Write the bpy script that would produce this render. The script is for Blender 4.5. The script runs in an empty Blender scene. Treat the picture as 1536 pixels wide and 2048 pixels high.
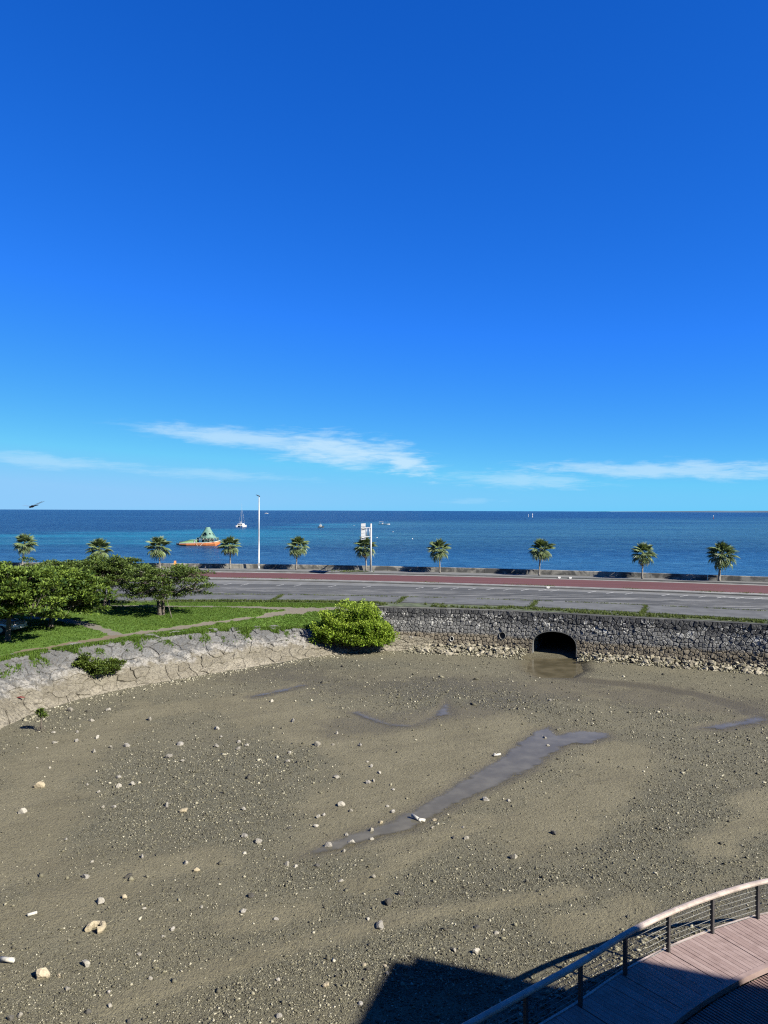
import bpy, bmesh, math, random
import numpy as np
from mathutils import Vector, Matrix

random.seed(7); RNG = np.random.default_rng(7)
scene = bpy.context.scene
COL = scene.collection
R = math.radians

# ------------------------------------------------------------------ camera
CAM_H, F = 12.0, 1500.0
cam_d = bpy.data.cameras.new('camera'); cam = bpy.data.objects.new('camera', cam_d); COL.objects.link(cam)
cam.location = (0, 0, CAM_H)
cam.rotation_euler = (math.pi/2 - 0.002, -0.0034, 0)
cam_d.sensor_fit = 'VERTICAL'; cam_d.sensor_height = 36; cam_d.lens = 36*F/2048
cam_d.clip_start = 0.1; cam_d.clip_end = 80000
scene.camera = cam
scene.cycles.use_denoising = False; scene.cycles.filter_width = 1.2       # keep the fine grain of the ground
scene.cycles.sample_clamp_indirect = 3.0

# ------------------------------------------------------------------ light
SUN_EL = R(37); SUN_H = (0.83, -0.5578)            # horizontal direction towards the sun
SUN_STR, SKY_STR, EXPOSURE = 5.0, 0.07, 1.75
sd = bpy.data.lights.new('sun', 'SUN'); sun = bpy.data.objects.new('sun', sd); COL.objects.link(sun)
sd.energy = SUN_STR; sd.angle = R(0.55); sd.color = (1.0, 0.93, 0.81)
tosun = Vector((SUN_H[0]*math.cos(SUN_EL), SUN_H[1]*math.cos(SUN_EL), math.sin(SUN_EL)))
sun.rotation_euler = tosun.to_track_quat('Z', 'Y').to_euler(); sun.location = (30, -20, 60)
vs = scene.view_settings
vs.view_transform = 'Standard'; vs.look = 'None'; vs.gamma = 1; vs.use_curve_mapping = False; vs.exposure = EXPOSURE

class NT:
    """tiny node helper"""
    def __init__(s, nt, k=1.0): s.k = k; s.nt = nt; s.n = nt.nodes; s.l = nt.links
    def new(s, t, **kw):
        n = s.n.new(t)
        for k, v in kw.items(): setattr(n, k, v)
        return n
    def put(s, sock, v):
        if v is None: return
        if hasattr(v, 'is_linked') or hasattr(v, 'links'): s.l.new(v, sock)
        else:
            if sock.type == 'RGBA' and len(v) == 3: v = (v[0]*s.k, v[1]*s.k, v[2]*s.k, 1)
            sock.default_value = v
    def math(s, op, a, b=None, c=None, clamp=False):
        n = s.new('ShaderNodeMath', operation=op, use_clamp=clamp)
        for i, v in enumerate((a, b, c)):
            if v is not None: s.put(n.inputs[i], v)
        return n.outputs[0]
    def mix(s, fac, a, b, blend='MIX'):
        n = s.new('ShaderNodeMix', data_type='RGBA', blend_type=blend)
        s.put(n.inputs[0], fac); s.put(n.inputs[6], a); s.put(n.inputs[7], b)
        return n.outputs[2]
    def ramp(s, v, lo, hi, a=0.0, b=1.0, smooth=True):
        n = s.new('ShaderNodeMapRange', interpolation_type='SMOOTHSTEP' if smooth else 'LINEAR')
        s.put(n.inputs[0], v)
        for i, x in zip((1, 2, 3, 4), (lo, hi, a, b)): s.put(n.inputs[i], x)
        return n.outputs[0]
    def noise(s, vec, scale, detail=3, rough=0.55, dist=0.0, w=None):
        n = s.new('ShaderNodeTexNoise', noise_dimensions='3D')
        s.put(n.inputs['Vector'], vec); n.inputs['Scale'].default_value = scale
        n.inputs['Detail'].default_value = detail; n.inputs['Roughness'].default_value = rough
        n.inputs['Distortion'].default_value = dist
        return n.outputs['Fac']
    def voro(s, vec, scale, feature='F1', out='Distance', rnd=1.0):
        n = s.new('ShaderNodeTexVoronoi', feature=feature)
        s.put(n.inputs['Vector'], vec); n.inputs['Scale'].default_value = scale
        n.inputs['Randomness'].default_value = rnd
        return n.outputs[out]
    def comb(s, x, y, z):
        n = s.new('ShaderNodeCombineXYZ')
        for i, v in enumerate((x, y, z)): s.put(n.inputs[i], v)
        return n.outputs[0]
    def sep(s, v):
        n = s.new('ShaderNodeSeparateXYZ'); s.put(n.inputs[0], v); return n.outputs
    def vmul(s, v, sc):
        n = s.new('ShaderNodeVectorMath', operation='MULTIPLY'); s.put(n.inputs[0], v); n.inputs[1].default_value = sc
        return n.outputs[0]

# ------------------------------------------------------------------ sky
world = bpy.data.worlds.new('World'); scene.world = world; world.use_nodes = True
W = NT(world.node_tree); W.n.clear()
out = W.new('ShaderNodeOutputWorld'); bg = W.new('ShaderNodeBackground'); W.l.new(bg.outputs[0], out.inputs[0])
sky = W.new('ShaderNodeTexSky', sky_type='NISHITA', sun_disc=False)
sky.sun_elevation = SUN_EL; sky.sun_rotation = math.atan2(SUN_H[0], SUN_H[1])
sky.altitude = 0; sky.air_density = 1.0; sky.dust_density = 0.25; sky.ozone_density = 2.2
sr = W.new('ShaderNodeSeparateColor'); W.l.new(sky.outputs[0], sr.inputs[0])
# the clear tropical sky: the same grade of the Nishita brightness in every direction
ratio = W.math('MINIMUM', W.math('MULTIPLY', sr.outputs[0], 0.07/0.48), 1.15)
K = 1.0/(SKY_STR*2**EXPOSURE)
cc = W.new('ShaderNodeCombineColor')
for i, (k, g, top) in enumerate(((0.22, 1.7, 0.3), (0.72, 0.935, 0.60), (2.1, 0.65, 0.955))):
    W.l.new(W.math('MULTIPLY', W.math('MINIMUM', W.math('MULTIPLY', W.math('POWER', ratio, g), k), top), K), cc.inputs[i])
skycol = cc.outputs[0]
tc = W.new('ShaderNodeTexCoord')
dx, dy, dz = W.sep(tc.outputs['Generated'])
az = W.math('MULTIPLY', W.math('ARCTAN2', dx, dy), 57.2958)
el = W.math('MULTIPLY', W.math('ARCSINE', dz), 57.2958)
cv = W.comb(az, el, 0.0)
n_warp = W.noise(W.vmul(cv, (0.16, 0.55, 1)), 1.0, 4, 0.6)
n_fine = W.noise(W.vmul(cv, (0.35, 1.6, 1)), 1.0, 7, 0.62, 0.6)
n_streak = W.noise(W.vmul(cv, (0.5, 4.2, 1)), 1.0, 5, 0.6, 0.9)
def cloud(az0, el0, slope, ra, re, amp, thr, dens, curve=0.0, soft=0.7):
    da = W.math('SUBTRACT', az, az0)
    ec = W.math('ADD', W.math('MULTIPLY', da, slope), el0)
    ec = W.math('ADD', ec, W.math('MULTIPLY', W.math('MULTIPLY', da, da), curve))
    ec = W.math('ADD', ec, W.math('MULTIPLY', W.math('SUBTRACT', n_warp, 0.5), 0.9))
    q = W.math('DIVIDE', W.math('SUBTRACT', el, ec), re)
    p = W.math('DIVIDE', da, ra)
    r = W.math('SQRT', W.math('ADD', W.math('MULTIPLY', p, p), W.math('MULTIPLY', q, q)))
    v = W.math('SUBTRACT', 1.0, r)
    nz = W.math('ADD', W.math('MULTIPLY', W.math('SUBTRACT', n_fine, 0.5), amp), W.math('MULTIPLY', W.math('SUBTRACT', n_streak, 0.5), amp*0.8))
    v = W.math('ADD', v, nz)
    return W.ramp(v, thr, thr+soft, 0.0, dens)
# azimuth, elevation (degrees) of the thin cirrus bands above the horizon
clouds = [cloud(-10.5, 5.35, -0.085, 9.8, 0.9, 0.95, -0.05, 0.62, soft=0.9),
          cloud(-3.5, 4.55, -0.10, 8.5, 1.65, 1.2, 0.0, 0.78, soft=1.0),
          cloud(1.5, 3.7, -0.22, 3.6, 1.4, 1.6, 0.05, 0.8, soft=0.95),
          cloud(10.0, 2.3, -0.05, 7.5, 0.75, 1.3, 0.0, 0.42, soft=0.9),
          cloud(20.5, 2.95, -0.02, 13.0, 0.85, 1.3, 0.0, 0.58, soft=0.9),
          cloud(-24.0, 3.35, -0.05, 9.0, 0.62, 1.2, 0.05, 0.36, soft=0.9),
          cloud(-12.5, 2.6, -0.03, 10.0, 0.5, 1.2, 0.1, 0.28, soft=0.9),
          cloud(6.5, 0.75, 0.0, 4.5, 0.35, 1.2, 0.25, 0.16)]
cm = clouds[0]
for c in clouds[1:]: cm = W.math('MAXIMUM', cm, c)
skyc = W.mix(cm, skycol, (0.62*K, 0.84*K, 1.0*K))
W.put(bg.inputs[0], skyc); bg.inputs[1].default_value = SKY_STR

# ------------------------------------------------------------------ geometry helpers
def yh(x): return 1018.3 + 5.2*x/1536.0
def U(px, py, z=0.0):
    """photo pixel -> point on the level plane z"""
    Y = (CAM_H - z)*F/(py - yh(px)); return Vector(((px-768.0)/F*Y, Y, z))
def at(px, py, Y):
    """photo pixel -> point at depth Y"""
    return Vector(((px-768.0)/F*Y, Y, CAM_H - (py-yh(px))/F*Y))

def tag(o, label=None, cat=None, group=None, kind=None):
    if label: o['label'] = label
    if cat: o['category'] = cat
    if group: o['group'] = group
    if kind: o['kind'] = kind
    return o
def link(name, me, parent=None, mat=None):
    o = bpy.data.objects.new(name, me); COL.objects.link(o)
    if mat is not None and me is not None and not me.materials: me.materials.append(mat)
    if parent is not None: o.parent = parent
    return o
def empty(name, loc=(0, 0, 0), rz=0.0):
    o = bpy.data.objects.new(name, None); COL.objects.link(o)
    o.location = loc; o.rotation_euler = (0, 0, rz); o.empty_display_size = 0.3; return o
def mesh(name, verts, faces, mat=None, smooth=False, tint=None):
    me = bpy.data.meshes.new(name); me.from_pydata([tuple(v) for v in verts], [], faces); me.update()
    if smooth: me.polygons.foreach_set('use_smooth', [True]*len(me.polygons))
    if tint is not None:
        a = me.attributes.new('tint', 'FLOAT', 'POINT')
        a.data.foreach_set('value', np.full(len(verts), tint, np.float32) if np.isscalar(tint) else np.asarray(tint, np.float32))
    if mat: me.materials.append(mat)
    return me
def fastmesh(name, V, T, mat=None, smooth=False, **attrs):
    V = np.asarray(V, np.float32).reshape(-1, 3); T = np.asarray(T, np.int32); k = T.shape[1]
    me = bpy.data.meshes.new(name)
    me.vertices.add(len(V)); me.vertices.foreach_set('co', V.ravel())
    me.loops.add(T.size); me.loops.foreach_set('vertex_index', T.ravel())
    me.polygons.add(len(T)); me.polygons.foreach_set('loop_start', np.arange(0, T.size, k, dtype=np.int32))
    me.polygons.foreach_set('loop_total', np.full(len(T), k, np.int32))
    if smooth: me.polygons.foreach_set('use_smooth', np.ones(len(T), bool))
    for nm, v in attrs.items():
        a = me.attributes.new(nm, 'FLOAT', 'POINT'); a.data.foreach_set('value', np.asarray(v, np.float32))
    me.update(calc_edges=True); me.validate()
    if mat: me.materials.append(mat)
    return me
class MB:
    """collects boxes, tubes and faces into one mesh"""
    def __init__(s): s.v = []; s.f = []
    def add(s, vs_, fs):
        b = len(s.v); s.v += [Vector(v) for v in vs_]; s.f += [tuple(i+b for i in f) for f in fs]; return s
    def box(s, c, size, rz=0.0, bev=0.0):
        cx, cy, cz = c; sx, sy, sz = (d/2 for d in size); ca, sa = math.cos(rz), math.sin(rz)
        pts = []
        if bev <= 0:
            for z in (-sz, sz):
                for x, y in ((-sx, -sy), (sx, -sy), (sx, sy), (-sx, sy)): pts.append((x, y, z))
            fs = [(3, 2, 1, 0), (4, 5, 6, 7), (0, 1, 5, 4), (1, 2, 6, 5), (2, 3, 7, 6), (3, 0, 4, 7)]
        else:
            b = bev
            for z, i in ((-sz, b), (-sz+b, 0), (sz-b, 0), (sz, b)):
                for x, y in ((-sx+i, -sy+i), (sx-i, -sy+i), (sx-i, sy-i), (-sx+i, sy-i)): pts.append((x, y, z))
            fs = [(3, 2, 1, 0), (12, 13, 14, 15)]
            for k in range(3):
                for j in range(4): fs.append((k*4+j, k*4+(j+1) % 4, k*4+4+(j+1) % 4, k*4+4+j))
        return s.add([(cx+x*ca-y*sa, cy+x*sa+y*ca, cz+z) for x, y, z in pts], fs)
    def tube(s, pts, rad, n=7, cap=True, squash=1.0):
        pts = [Vector(p) for p in pts]
        if not hasattr(rad, '__len__'): rad = [rad]*len(pts)
        base = len(s.v); up = Vector((0, 0, 1)); prev = None
        for i, p in enumerate(pts):
            t = (pts[min(i+1, len(pts)-1)] - pts[max(i-1, 0)]).normalized()
            if prev is None:
                a = up if abs(t.z) < 0.9 else Vector((1, 0, 0)); u = t.cross(a).normalized()
            else: u = (prev - t*prev.dot(t)).normalized()
            w = t.cross(u); prev = u
            for k in range(n):
                an = 2*math.pi*k/n; s.v.append(p + (u*math.cos(an) + w*math.sin(an)*squash)*rad[i])
        for i in range(len(pts)-1):
            for k in range(n):
                a, b = base+i*n+k, base+i*n+(k+1) % n; s.f.append((a, b, b+n, a+n))
        if cap:
            s.f.append(tuple(base+k for k in range(n))[::-1]); e = base+(len(pts)-1)*n; s.f.append(tuple(e+k for k in range(n)))
        return s
    def loft(s, rings, cap=True, closed=True):
        base = len(s.v); n = len(rings[0])
        for r in rings: s.v += [Vector(p) for p in r]
        for i in range(len(rings)-1):
            for k in range(n if closed else n-1):
                a, b = base+i*n+k, base+i*n+(k+1) % n; s.f.append((a, b, b+n, a+n))
        if cap:
            s.f.append(tuple(base+k for k in range(n))[::-1]); e = base+(len(rings)-1)*n; s.f.append(tuple(e+k for k in range(n)))
        return s
    def build(s, name, mat, parent=None, smooth=False):
        me = mesh(name, s.v, s.f, mat, smooth)
        bm = bmesh.new(); bm.from_mesh(me); bmesh.ops.recalc_face_normals(bm, faces=bm.faces); bm.to_mesh(me); bm.free()
        if smooth: me.polygons.foreach_set('use_smooth', [True]*len(me.polygons))
        return link(name, me, parent)
def copy_tree(o, parent=None):
    c = o.copy(); COL.objects.link(c); c.parent = parent
    for ch in o.children: copy_tree(ch, c)
    return c

# numpy value noise
_perm = np.random.default_rng(3).random((256, 256))
def vnoise(x, y):
    xi = np.floor(x).astype(int); yi = np.floor(y).astype(int); fx = x-xi; fy = y-yi
    fx = fx*fx*(3-2*fx); fy = fy*fy*(3-2*fy); g = lambda a, b: _perm[a % 256, b % 256]
    return (g(xi, yi)*(1-fx)+g(xi+1, yi)*fx)*(1-fy) + (g(xi, yi+1)*(1-fx)+g(xi+1, yi+1)*fx)*fy
def fbm(x, y, o=4):
    s = 0; a = 0.5; t = 0
    for i in range(o): s = s + a*vnoise(x+17.3*i, y+9.1*i); t += a; a *= 0.5; x = x*2.03; y = y*2.03
    return s/t
def sstep(v, a, b):
    t = np.clip((v-a)/(b-a), 0, 1); return t*t*(3-2*t)
def dist_poly(X, Y, pts):
    d = np.full(np.shape(X), 1e9); par = np.zeros(np.shape(X))
    n = len(pts)-1
    for i in range(n):
        ax, ay = pts[i][0], pts[i][1]; bx, by = pts[i+1][0]-ax, pts[i+1][1]-ay
        t = np.clip(((X-ax)*bx+(Y-ay)*by)/(bx*bx+by*by+1e-9), 0, 1)
        q = np.hypot(X-ax-t*bx, Y-ay-t*by); m = q < d
        d = np.where(m, q, d); par = np.where(m, (i+t)/n, par)
    return d, par
def inside(X, Y, poly):
    r = np.zeros(np.shape(X), bool); n = len(poly); j = n-1
    for i in range(n):
        xi, yi, xj, yj = poly[i][0], poly[i][1], poly[j][0], poly[j][1]
        c = ((yi > Y) != (yj > Y)) & (X < (xj-xi)*(Y-yi)/(yj-yi+1e-12)+xi); r ^= c; j = i
    return r

# ------------------------------------------------------------------ materials
ALB = 0.45      # common scale of the base colours below, for the exposure chosen above
def newmat(name):
    m = bpy.data.materials.new(name); m.use_nodes = True; t = NT(m.node_tree, ALB)
    b = t.n['Principled BSDF']; g = t.new('ShaderNodeNewGeometry')
    return m, t, b, g.outputs['Position']
def simple(name, col, rough=0.6, metal=0.0, var=0.25, scale=3.0, bump=0.0, bscale=20.0, spec=0.5):
    m, t, b, P = newmat(name)
    n = t.noise(P, scale, 5, 0.6)
    c = t.mix(t.ramp(n, 0.3, 0.7), tuple(x*(1-var) for x in col), tuple(min(1, x*(1+var)) for x in col))
    t.put(b.inputs['Base Color'], c); b.inputs['Roughness'].default_value = rough; b.inputs['Metallic'].default_value = metal
    b.inputs['Specular IOR Level'].default_value = spec
    if bump > 0:
        bn = t.new('ShaderNodeBump'); bn.inputs['Strength'].default_value = bump; bn.inputs['Distance'].default_value = 0.03
        t.put(bn.inputs['Height'], t.noise(P, bscale, 4, 0.6)); t.l.new(bn.outputs[0], b.inputs['Normal'])
    return m
def attr(t, name):
    a = t.new('ShaderNodeAttribute'); a.attribute_name = name; return a.outputs['Fac']
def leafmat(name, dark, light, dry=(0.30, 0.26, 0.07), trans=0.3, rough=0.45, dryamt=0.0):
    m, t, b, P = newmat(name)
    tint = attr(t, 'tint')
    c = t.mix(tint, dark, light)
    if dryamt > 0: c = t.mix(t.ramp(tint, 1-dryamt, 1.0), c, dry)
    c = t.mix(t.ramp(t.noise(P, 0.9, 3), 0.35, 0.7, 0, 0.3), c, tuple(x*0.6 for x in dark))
    t.put(b.inputs['Base Color'], c); b.inputs['Roughness'].default_value = rough; b.inputs['Specular IOR Level'].default_value = 0.2
    tr = t.new('ShaderNodeBsdfTranslucent'); t.put(tr.inputs[0], t.mix(0.5, c, (0.25, 0.36, 0.03)))
    mx = t.new('ShaderNodeMixShader'); mx.inputs[0].default_value = trans
    t.l.new(b.outputs[0], mx.inputs[1]); t.l.new(tr.outputs[0], mx.inputs[2])
    t.l.new(mx.outputs[0], t.n['Material Output'].inputs[0])
    return m
def bumped(t, b, h, strength=0.5, dist=0.05):
    bn = t.new('ShaderNodeBump'); bn.inputs['Strength'].default_value = strength; bn.inputs['Distance'].default_value = dist
    t.put(bn.inputs['Height'], h); t.l.new(bn.outputs[0], b.inputs['Normal'])

M = {}
# mudflat
m, t, b, P = newmat('mud'); M['mud'] = m
gv, wet = attr(t, 'gravel'), attr(t, 'wet')
nb = t.noise(P, 0.35, 5, 0.6); nf = t.noise(P, 9.0, 4, 0.65); ns = t.noise(P, 32.0, 2, 0.6)
nm = t.noise(P, 2.6, 5, 0.7); nx_ = t.noise(P, 75.0, 1, 0.5)
tan = t.mix(t.ramp(nb, 0.3, 0.7), (0.205, 0.186, 0.119), (0.262, 0.239, 0.156))
gry = t.mix(t.ramp(nm, 0.3, 0.7), (0.094, 0.093, 0.067), (0.166, 0.163, 0.119))
c = t.mix(gv, tan, gry)
c = t.mix(t.ramp(nm, 0.50, 0.68, 0, 0.40), c, (0.155, 0.138, 0.080))
c = t.mix(t.ramp(nf, 0.50, 0.62, 0, t.math('MULTIPLY_ADD', gv, 0.35, 0.35)), c, (0.100, 0.094, 0.058))
c = t.mix(t.ramp(ns, 0.56, 0.66, 0, t.math('MULTIPLY_ADD', gv, 0.5, 0.16)), c, (0.44, 0.43, 0.31))
c = t.mix(t.ramp(ns, 0.44, 0.34, 0, t.math('MULTIPLY_ADD', gv, 0.5, 0.22)), c, (0.045, 0.04, 0.03))
c = t.mix(t.ramp(nx_, 0.35, 0.65, 0.0, 0.4), c, (0.115, 0.106, 0.066))
c = t.mix(wet, c, t.mix(0.6, c, (0.065, 0.054, 0.032)))
t.put(b.inputs['Base Color'], c); t.put(b.inputs['Roughness'], t.ramp(wet, 0, 1, 0.92, 0.42)); b.inputs['Specular IOR Level'].default_value = 0.22
bumped(t, b, t.math('ADD', t.math('MULTIPLY', nf, 0.8), t.math('ADD', t.math('MULTIPLY', ns, 0.45), t.math('MULTIPLY', nm, 0.8))), 0.9, 0.09)
# standing water on the flat
m, t, b, P = newmat('pool_water'); M['pool_water'] = m
t.put(b.inputs['Base Color'], t.mix(t.ramp(t.noise(P, 0.9, 5), 0.35, 0.7), (0.150, 0.142, 0.112), (0.215, 0.204, 0.162)))
b.inputs['Roughness'].default_value = 0.08; b.inputs['IOR'].default_value = 1.33; b.inputs['Specular IOR Level'].default_value = 0.19
dp = attr(t, 'depth'); t.put(b.inputs['Alpha'], t.math('MULTIPLY', t.ramp(t.math('ADD', dp, t.math('MULTIPLY', t.math('SUBTRACT', t.noise(P, 2.2, 5, 0.65), 0.5), 0.5)), 0.05, 0.8), 0.78))
bumped(t, b, t.noise(P, 4.0, 3), 0.03, 0.02)
m, t, b, P = newmat('channel_water'); M['channel_water'] = m
t.put(b.inputs['Base Color'], t.mix(t.ramp(t.noise(P, 0.9, 5), 0.35, 0.7), (0.10, 0.088, 0.055), (0.16, 0.14, 0.09)))
b.inputs['Roughness'].default_value = 0.12; b.inputs['IOR'].default_value = 1.33
bumped(t, b, t.noise(P, 3.0, 3), 0.05, 0.03)
# sea
m, t, b, P = newmat('sea_water'); M['sea'] = m
X, Yp, Z = t.sep(P)
n1 = t.noise(t.vmul(P, (0.0035, 0.013, 1)), 1.0, 5, 0.6); n2 = t.noise(t.vmul(P, (0.02, 0.09, 1)), 1.0, 4, 0.6)
yb = t.math('MINIMUM', t.math('MULTIPLY_ADD', X, 0.95, 890.0), t.math('MULTIPLY_ADD', X, 3.5, 890.0))
yb = t.math('MAXIMUM', yb, 410.0)
rel = t.math('DIVIDE', t.math('SUBTRACT', Yp, yb), yb)
nlow = t.noise(t.vmul(P, (0.0011, 0.004, 1)), 1.0, 6, 0.7)
rel = t.math('ADD', rel, t.math('ADD', t.math('MULTIPLY', t.math('SUBTRACT', n1, 0.5), 0.6), t.math('MULTIPLY', t.math('SUBTRACT', nlow, 0.5), 1.1)))
deep = t.ramp(rel, -0.14, 0.12)
near = t.ramp(t.math('ADD', Yp, t.math('MULTIPLY', t.math('SUBTRACT', n1, 0.5), 160.0)), 290.0, 215.0)
lef = t.ramp(X, 40.0, -90.0)
n4 = t.noise(t.vmul(P, (0.11, 0.60, 1)), 1.0, 5, 0.68, 0.4)
shal = t.mix(lef, (0.055, 0.168, 0.225), (0.018, 0.225, 0.350))
shal = t.mix(t.ramp(n1, 0.42, 0.62, 0, 0.6), shal, (0.034, 0.120, 0.205))
c = t.mix(near, shal, (0.026, 0.118, 0.280))
c = t.mix(deep, c, (0.008, 0.032, 0.115))
c = t.mix(t.ramp(n2, 0.40, 0.75, 0, 0.5), c, (0.013, 0.060, 0.170))
c = t.mix(t.ramp(n4, 0.45, 0.60, 0, 0.62), c, (0.011, 0.052, 0.150))
n6 = t.noise(t.vmul(P, (0.0016, 0.0075, 1)), 1.0, 11, 0.78, 0.6)
c = t.mix(t.ramp(n6, 0.44, 0.62, 0, 0.75), c, (0.006, 0.030, 0.105))
c = t.mix(t.ramp(n6, 0.46, 0.34, 0, 0.35), c, (0.05, 0.17, 0.29))
n5 = t.noise(t.vmul(P, (0.30, 0.42, 1)), 1.0, 3, 0.6, 0.5)
c = t.mix(t.ramp(n5, 0.52, 0.70, 0, 0.5), c, (0.09, 0.25, 0.42))
c = t.mix(t.ramp(n5, 0.46, 0.32, 0, 0.5), c, (0.008, 0.045, 0.14))
t.put(b.inputs['Base Color'], c); b.inputs['Roughness'].default_value = 0.28; b.inputs['IOR'].default_value = 1.33
b.inputs['Specular IOR Level'].default_value = 0.07
hw = t.math('ADD', t.math('MULTIPLY', t.noise(t.vmul(P, (0.45, 1.1, 1)), 1.0, 5, 0.68), 1.0), t.math('MULTIPLY', t.noise(t.vmul(P, (0.06, 0.16, 1)), 1.0, 3, 0.6), 3.0))
bumped(t, b, hw, 0.9, 0.8)
# stone of the wall: tide-stained below, dark with pale crusts above
m, t, b, P = newmat('wall_stone'); M['wall_stone'] = m
Z = t.sep(P)[2]; tint = attr(t, 'tint')
n1 = t.noise(P, 1.1, 4, 0.6); n2 = t.noise(P, 7.0, 4, 0.65); n3 = t.noise(P, 0.45, 3)
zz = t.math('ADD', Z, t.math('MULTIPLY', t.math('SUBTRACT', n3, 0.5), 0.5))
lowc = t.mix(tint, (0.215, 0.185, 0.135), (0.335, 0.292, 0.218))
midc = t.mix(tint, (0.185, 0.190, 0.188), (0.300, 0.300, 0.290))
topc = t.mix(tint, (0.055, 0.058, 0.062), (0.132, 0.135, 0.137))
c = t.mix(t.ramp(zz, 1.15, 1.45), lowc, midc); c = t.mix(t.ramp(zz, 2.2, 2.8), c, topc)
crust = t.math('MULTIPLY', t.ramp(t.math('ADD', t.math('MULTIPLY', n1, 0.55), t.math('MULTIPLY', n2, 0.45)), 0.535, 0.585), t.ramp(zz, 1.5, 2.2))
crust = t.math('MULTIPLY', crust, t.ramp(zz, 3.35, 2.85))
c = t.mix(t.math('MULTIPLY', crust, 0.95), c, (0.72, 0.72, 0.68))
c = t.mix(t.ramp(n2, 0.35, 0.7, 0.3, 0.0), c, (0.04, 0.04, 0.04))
t.put(b.inputs['Base Color'], c); b.inputs['Roughness'].default_value = 0.9; b.inputs['Specular IOR Level'].default_value = 0.25
bumped(t, b, n2, 0.6, 0.08)
M['mortar'] = simple('mortar_joint', (0.035, 0.033, 0.03), 0.95, var=0.4)
# revetment stone
m, t, b, P = newmat('revetment_stone'); M['rev_stone'] = m
Z = t.sep(P)[2]; tint = attr(t, 'tint')
n1 = t.noise(P, 0.55, 5, 0.62); n2 = t.noise(P, 6.0, 5, 0.65); n3 = t.noise(P, 1.7, 4, 0.6)
n0 = t.noise(P, 0.22, 3)
zz = t.math('ADD', Z, t.math('ADD', t.math('MULTIPLY', t.math('SUBTRACT', n1, 0.5), 1.5), t.math('MULTIPLY', t.math('SUBTRACT', n0, 0.5), 1.2)))
lowc = t.mix(t.math('MULTIPLY_ADD', tint, 0.5, t.math('MULTIPLY', n3, 0.5)), (0.222, 0.200, 0.148), (0.370, 0.342, 0.270))
foot = t.mix(tint, (0.35, 0.32, 0.25), (0.42, 0.385, 0.305))
topc = t.mix(t.math('MULTIPLY_ADD', tint, 0.6, t.math('MULTIPLY', n3, 0.4)), (0.14, 0.146, 0.150), (0.275, 0.28, 0.278))
c = t.mix(t.ramp(zz, 0.38, 0.12), lowc, foot)
c = t.mix(t.ramp(zz, 1.0, 1.45), c, topc)
pale = t.math('MULTIPLY', t.ramp(n3, 0.42, 0.58), t.math('MULTIPLY', t.ramp(zz, 0.8, 1.2), t.ramp(zz, 1.9, 1.4)))
c = t.mix(t.math('MULTIPLY', pale, 0.9), c, (0.47, 0.455, 0.42))
c = t.mix(t.ramp(n2, 0.36, 0.56, 0.55, 0.0), c, (0.13, 0.115, 0.09))
t.put(b.inputs['Base Color'], c); b.inputs['Roughness'].default_value = 0.92; b.inputs['Specular IOR Level'].default_value = 0.2
bumped(t, b, t.math('ADD', n2, t.math('MULTIPLY', n3, 1.4)), 1.0, 0.25)
M['crack'] = simple('joint_soil', (0.13, 0.11, 0.078), 0.95, var=0.4)
# loose rock: tint drives dark .. pale
def rockmat(name, a, b_):
    m, t, b, P = newmat(name)
    oi = t.new('ShaderNodeObjectInfo'); r = oi.outputs['Random']
    n2 = t.noise(P, 14.0, 4, 0.65)
    c = t.mix(r, a, b_); c = t.mix(t.ramp(n2, 0.3, 0.55, 0.5, 0), c, tuple(x*0.45 for x in a))
    t.put(b.inputs['Base Color'], c); b.inputs['Roughness'].default_value = 0.9; b.inputs['Specular IOR Level'].default_value = 0.2
    bumped(t, b, n2, 0.7, 0.05); return m
M['rock_pale'] = rockmat('pale_rock', (0.29, 0.272, 0.225), (0.50, 0.475, 0.41))
M['rock_tan'] = rockmat('tan_rock', (0.42, 0.36, 0.24), (0.54, 0.47, 0.34))
M['rock_dark'] = rockmat('dark_rock', (0.07, 0.066, 0.058), (0.13, 0.125, 0.11))
M['rock_grey'] = rockmat('grey_rock', (0.28, 0.265, 0.23), (0.42, 0.40, 0.36))
M['rock_rip'] = rockmat('rubble_rock', (0.22, 0.20, 0.145), (0.47, 0.43, 0.33))
m, t, b, P = newmat('pebble'); M['pebble'] = m
tint = attr(t, 'tint')
cr = t.new('ShaderNodeValToRGB'); t.put(cr.inputs[0], tint)
cr.color_ramp.elements[0].position = 0.0; cr.color_ramp.elements[0].color = (0.03, 0.028, 0.022, 1)
cr.color_ramp.elements[1].position = 1.0; cr.color_ramp.elements[1].color = (0.25, 0.238, 0.185, 1)
for p_, c_ in ((0.4, (0.056, 0.053, 0.036, 1)), (0.72, (0.104, 0.098, 0.067, 1)), (0.9, (0.16, 0.15, 0.108, 1))):
    e = cr.color_ramp.elements.new(p_); e.color = c_
t.put(b.inputs['Base Color'], cr.outputs[0]); b.inputs['Roughness'].default_value = 0.85; b.inputs['Specular IOR Level'].default_value = 0.25
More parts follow.
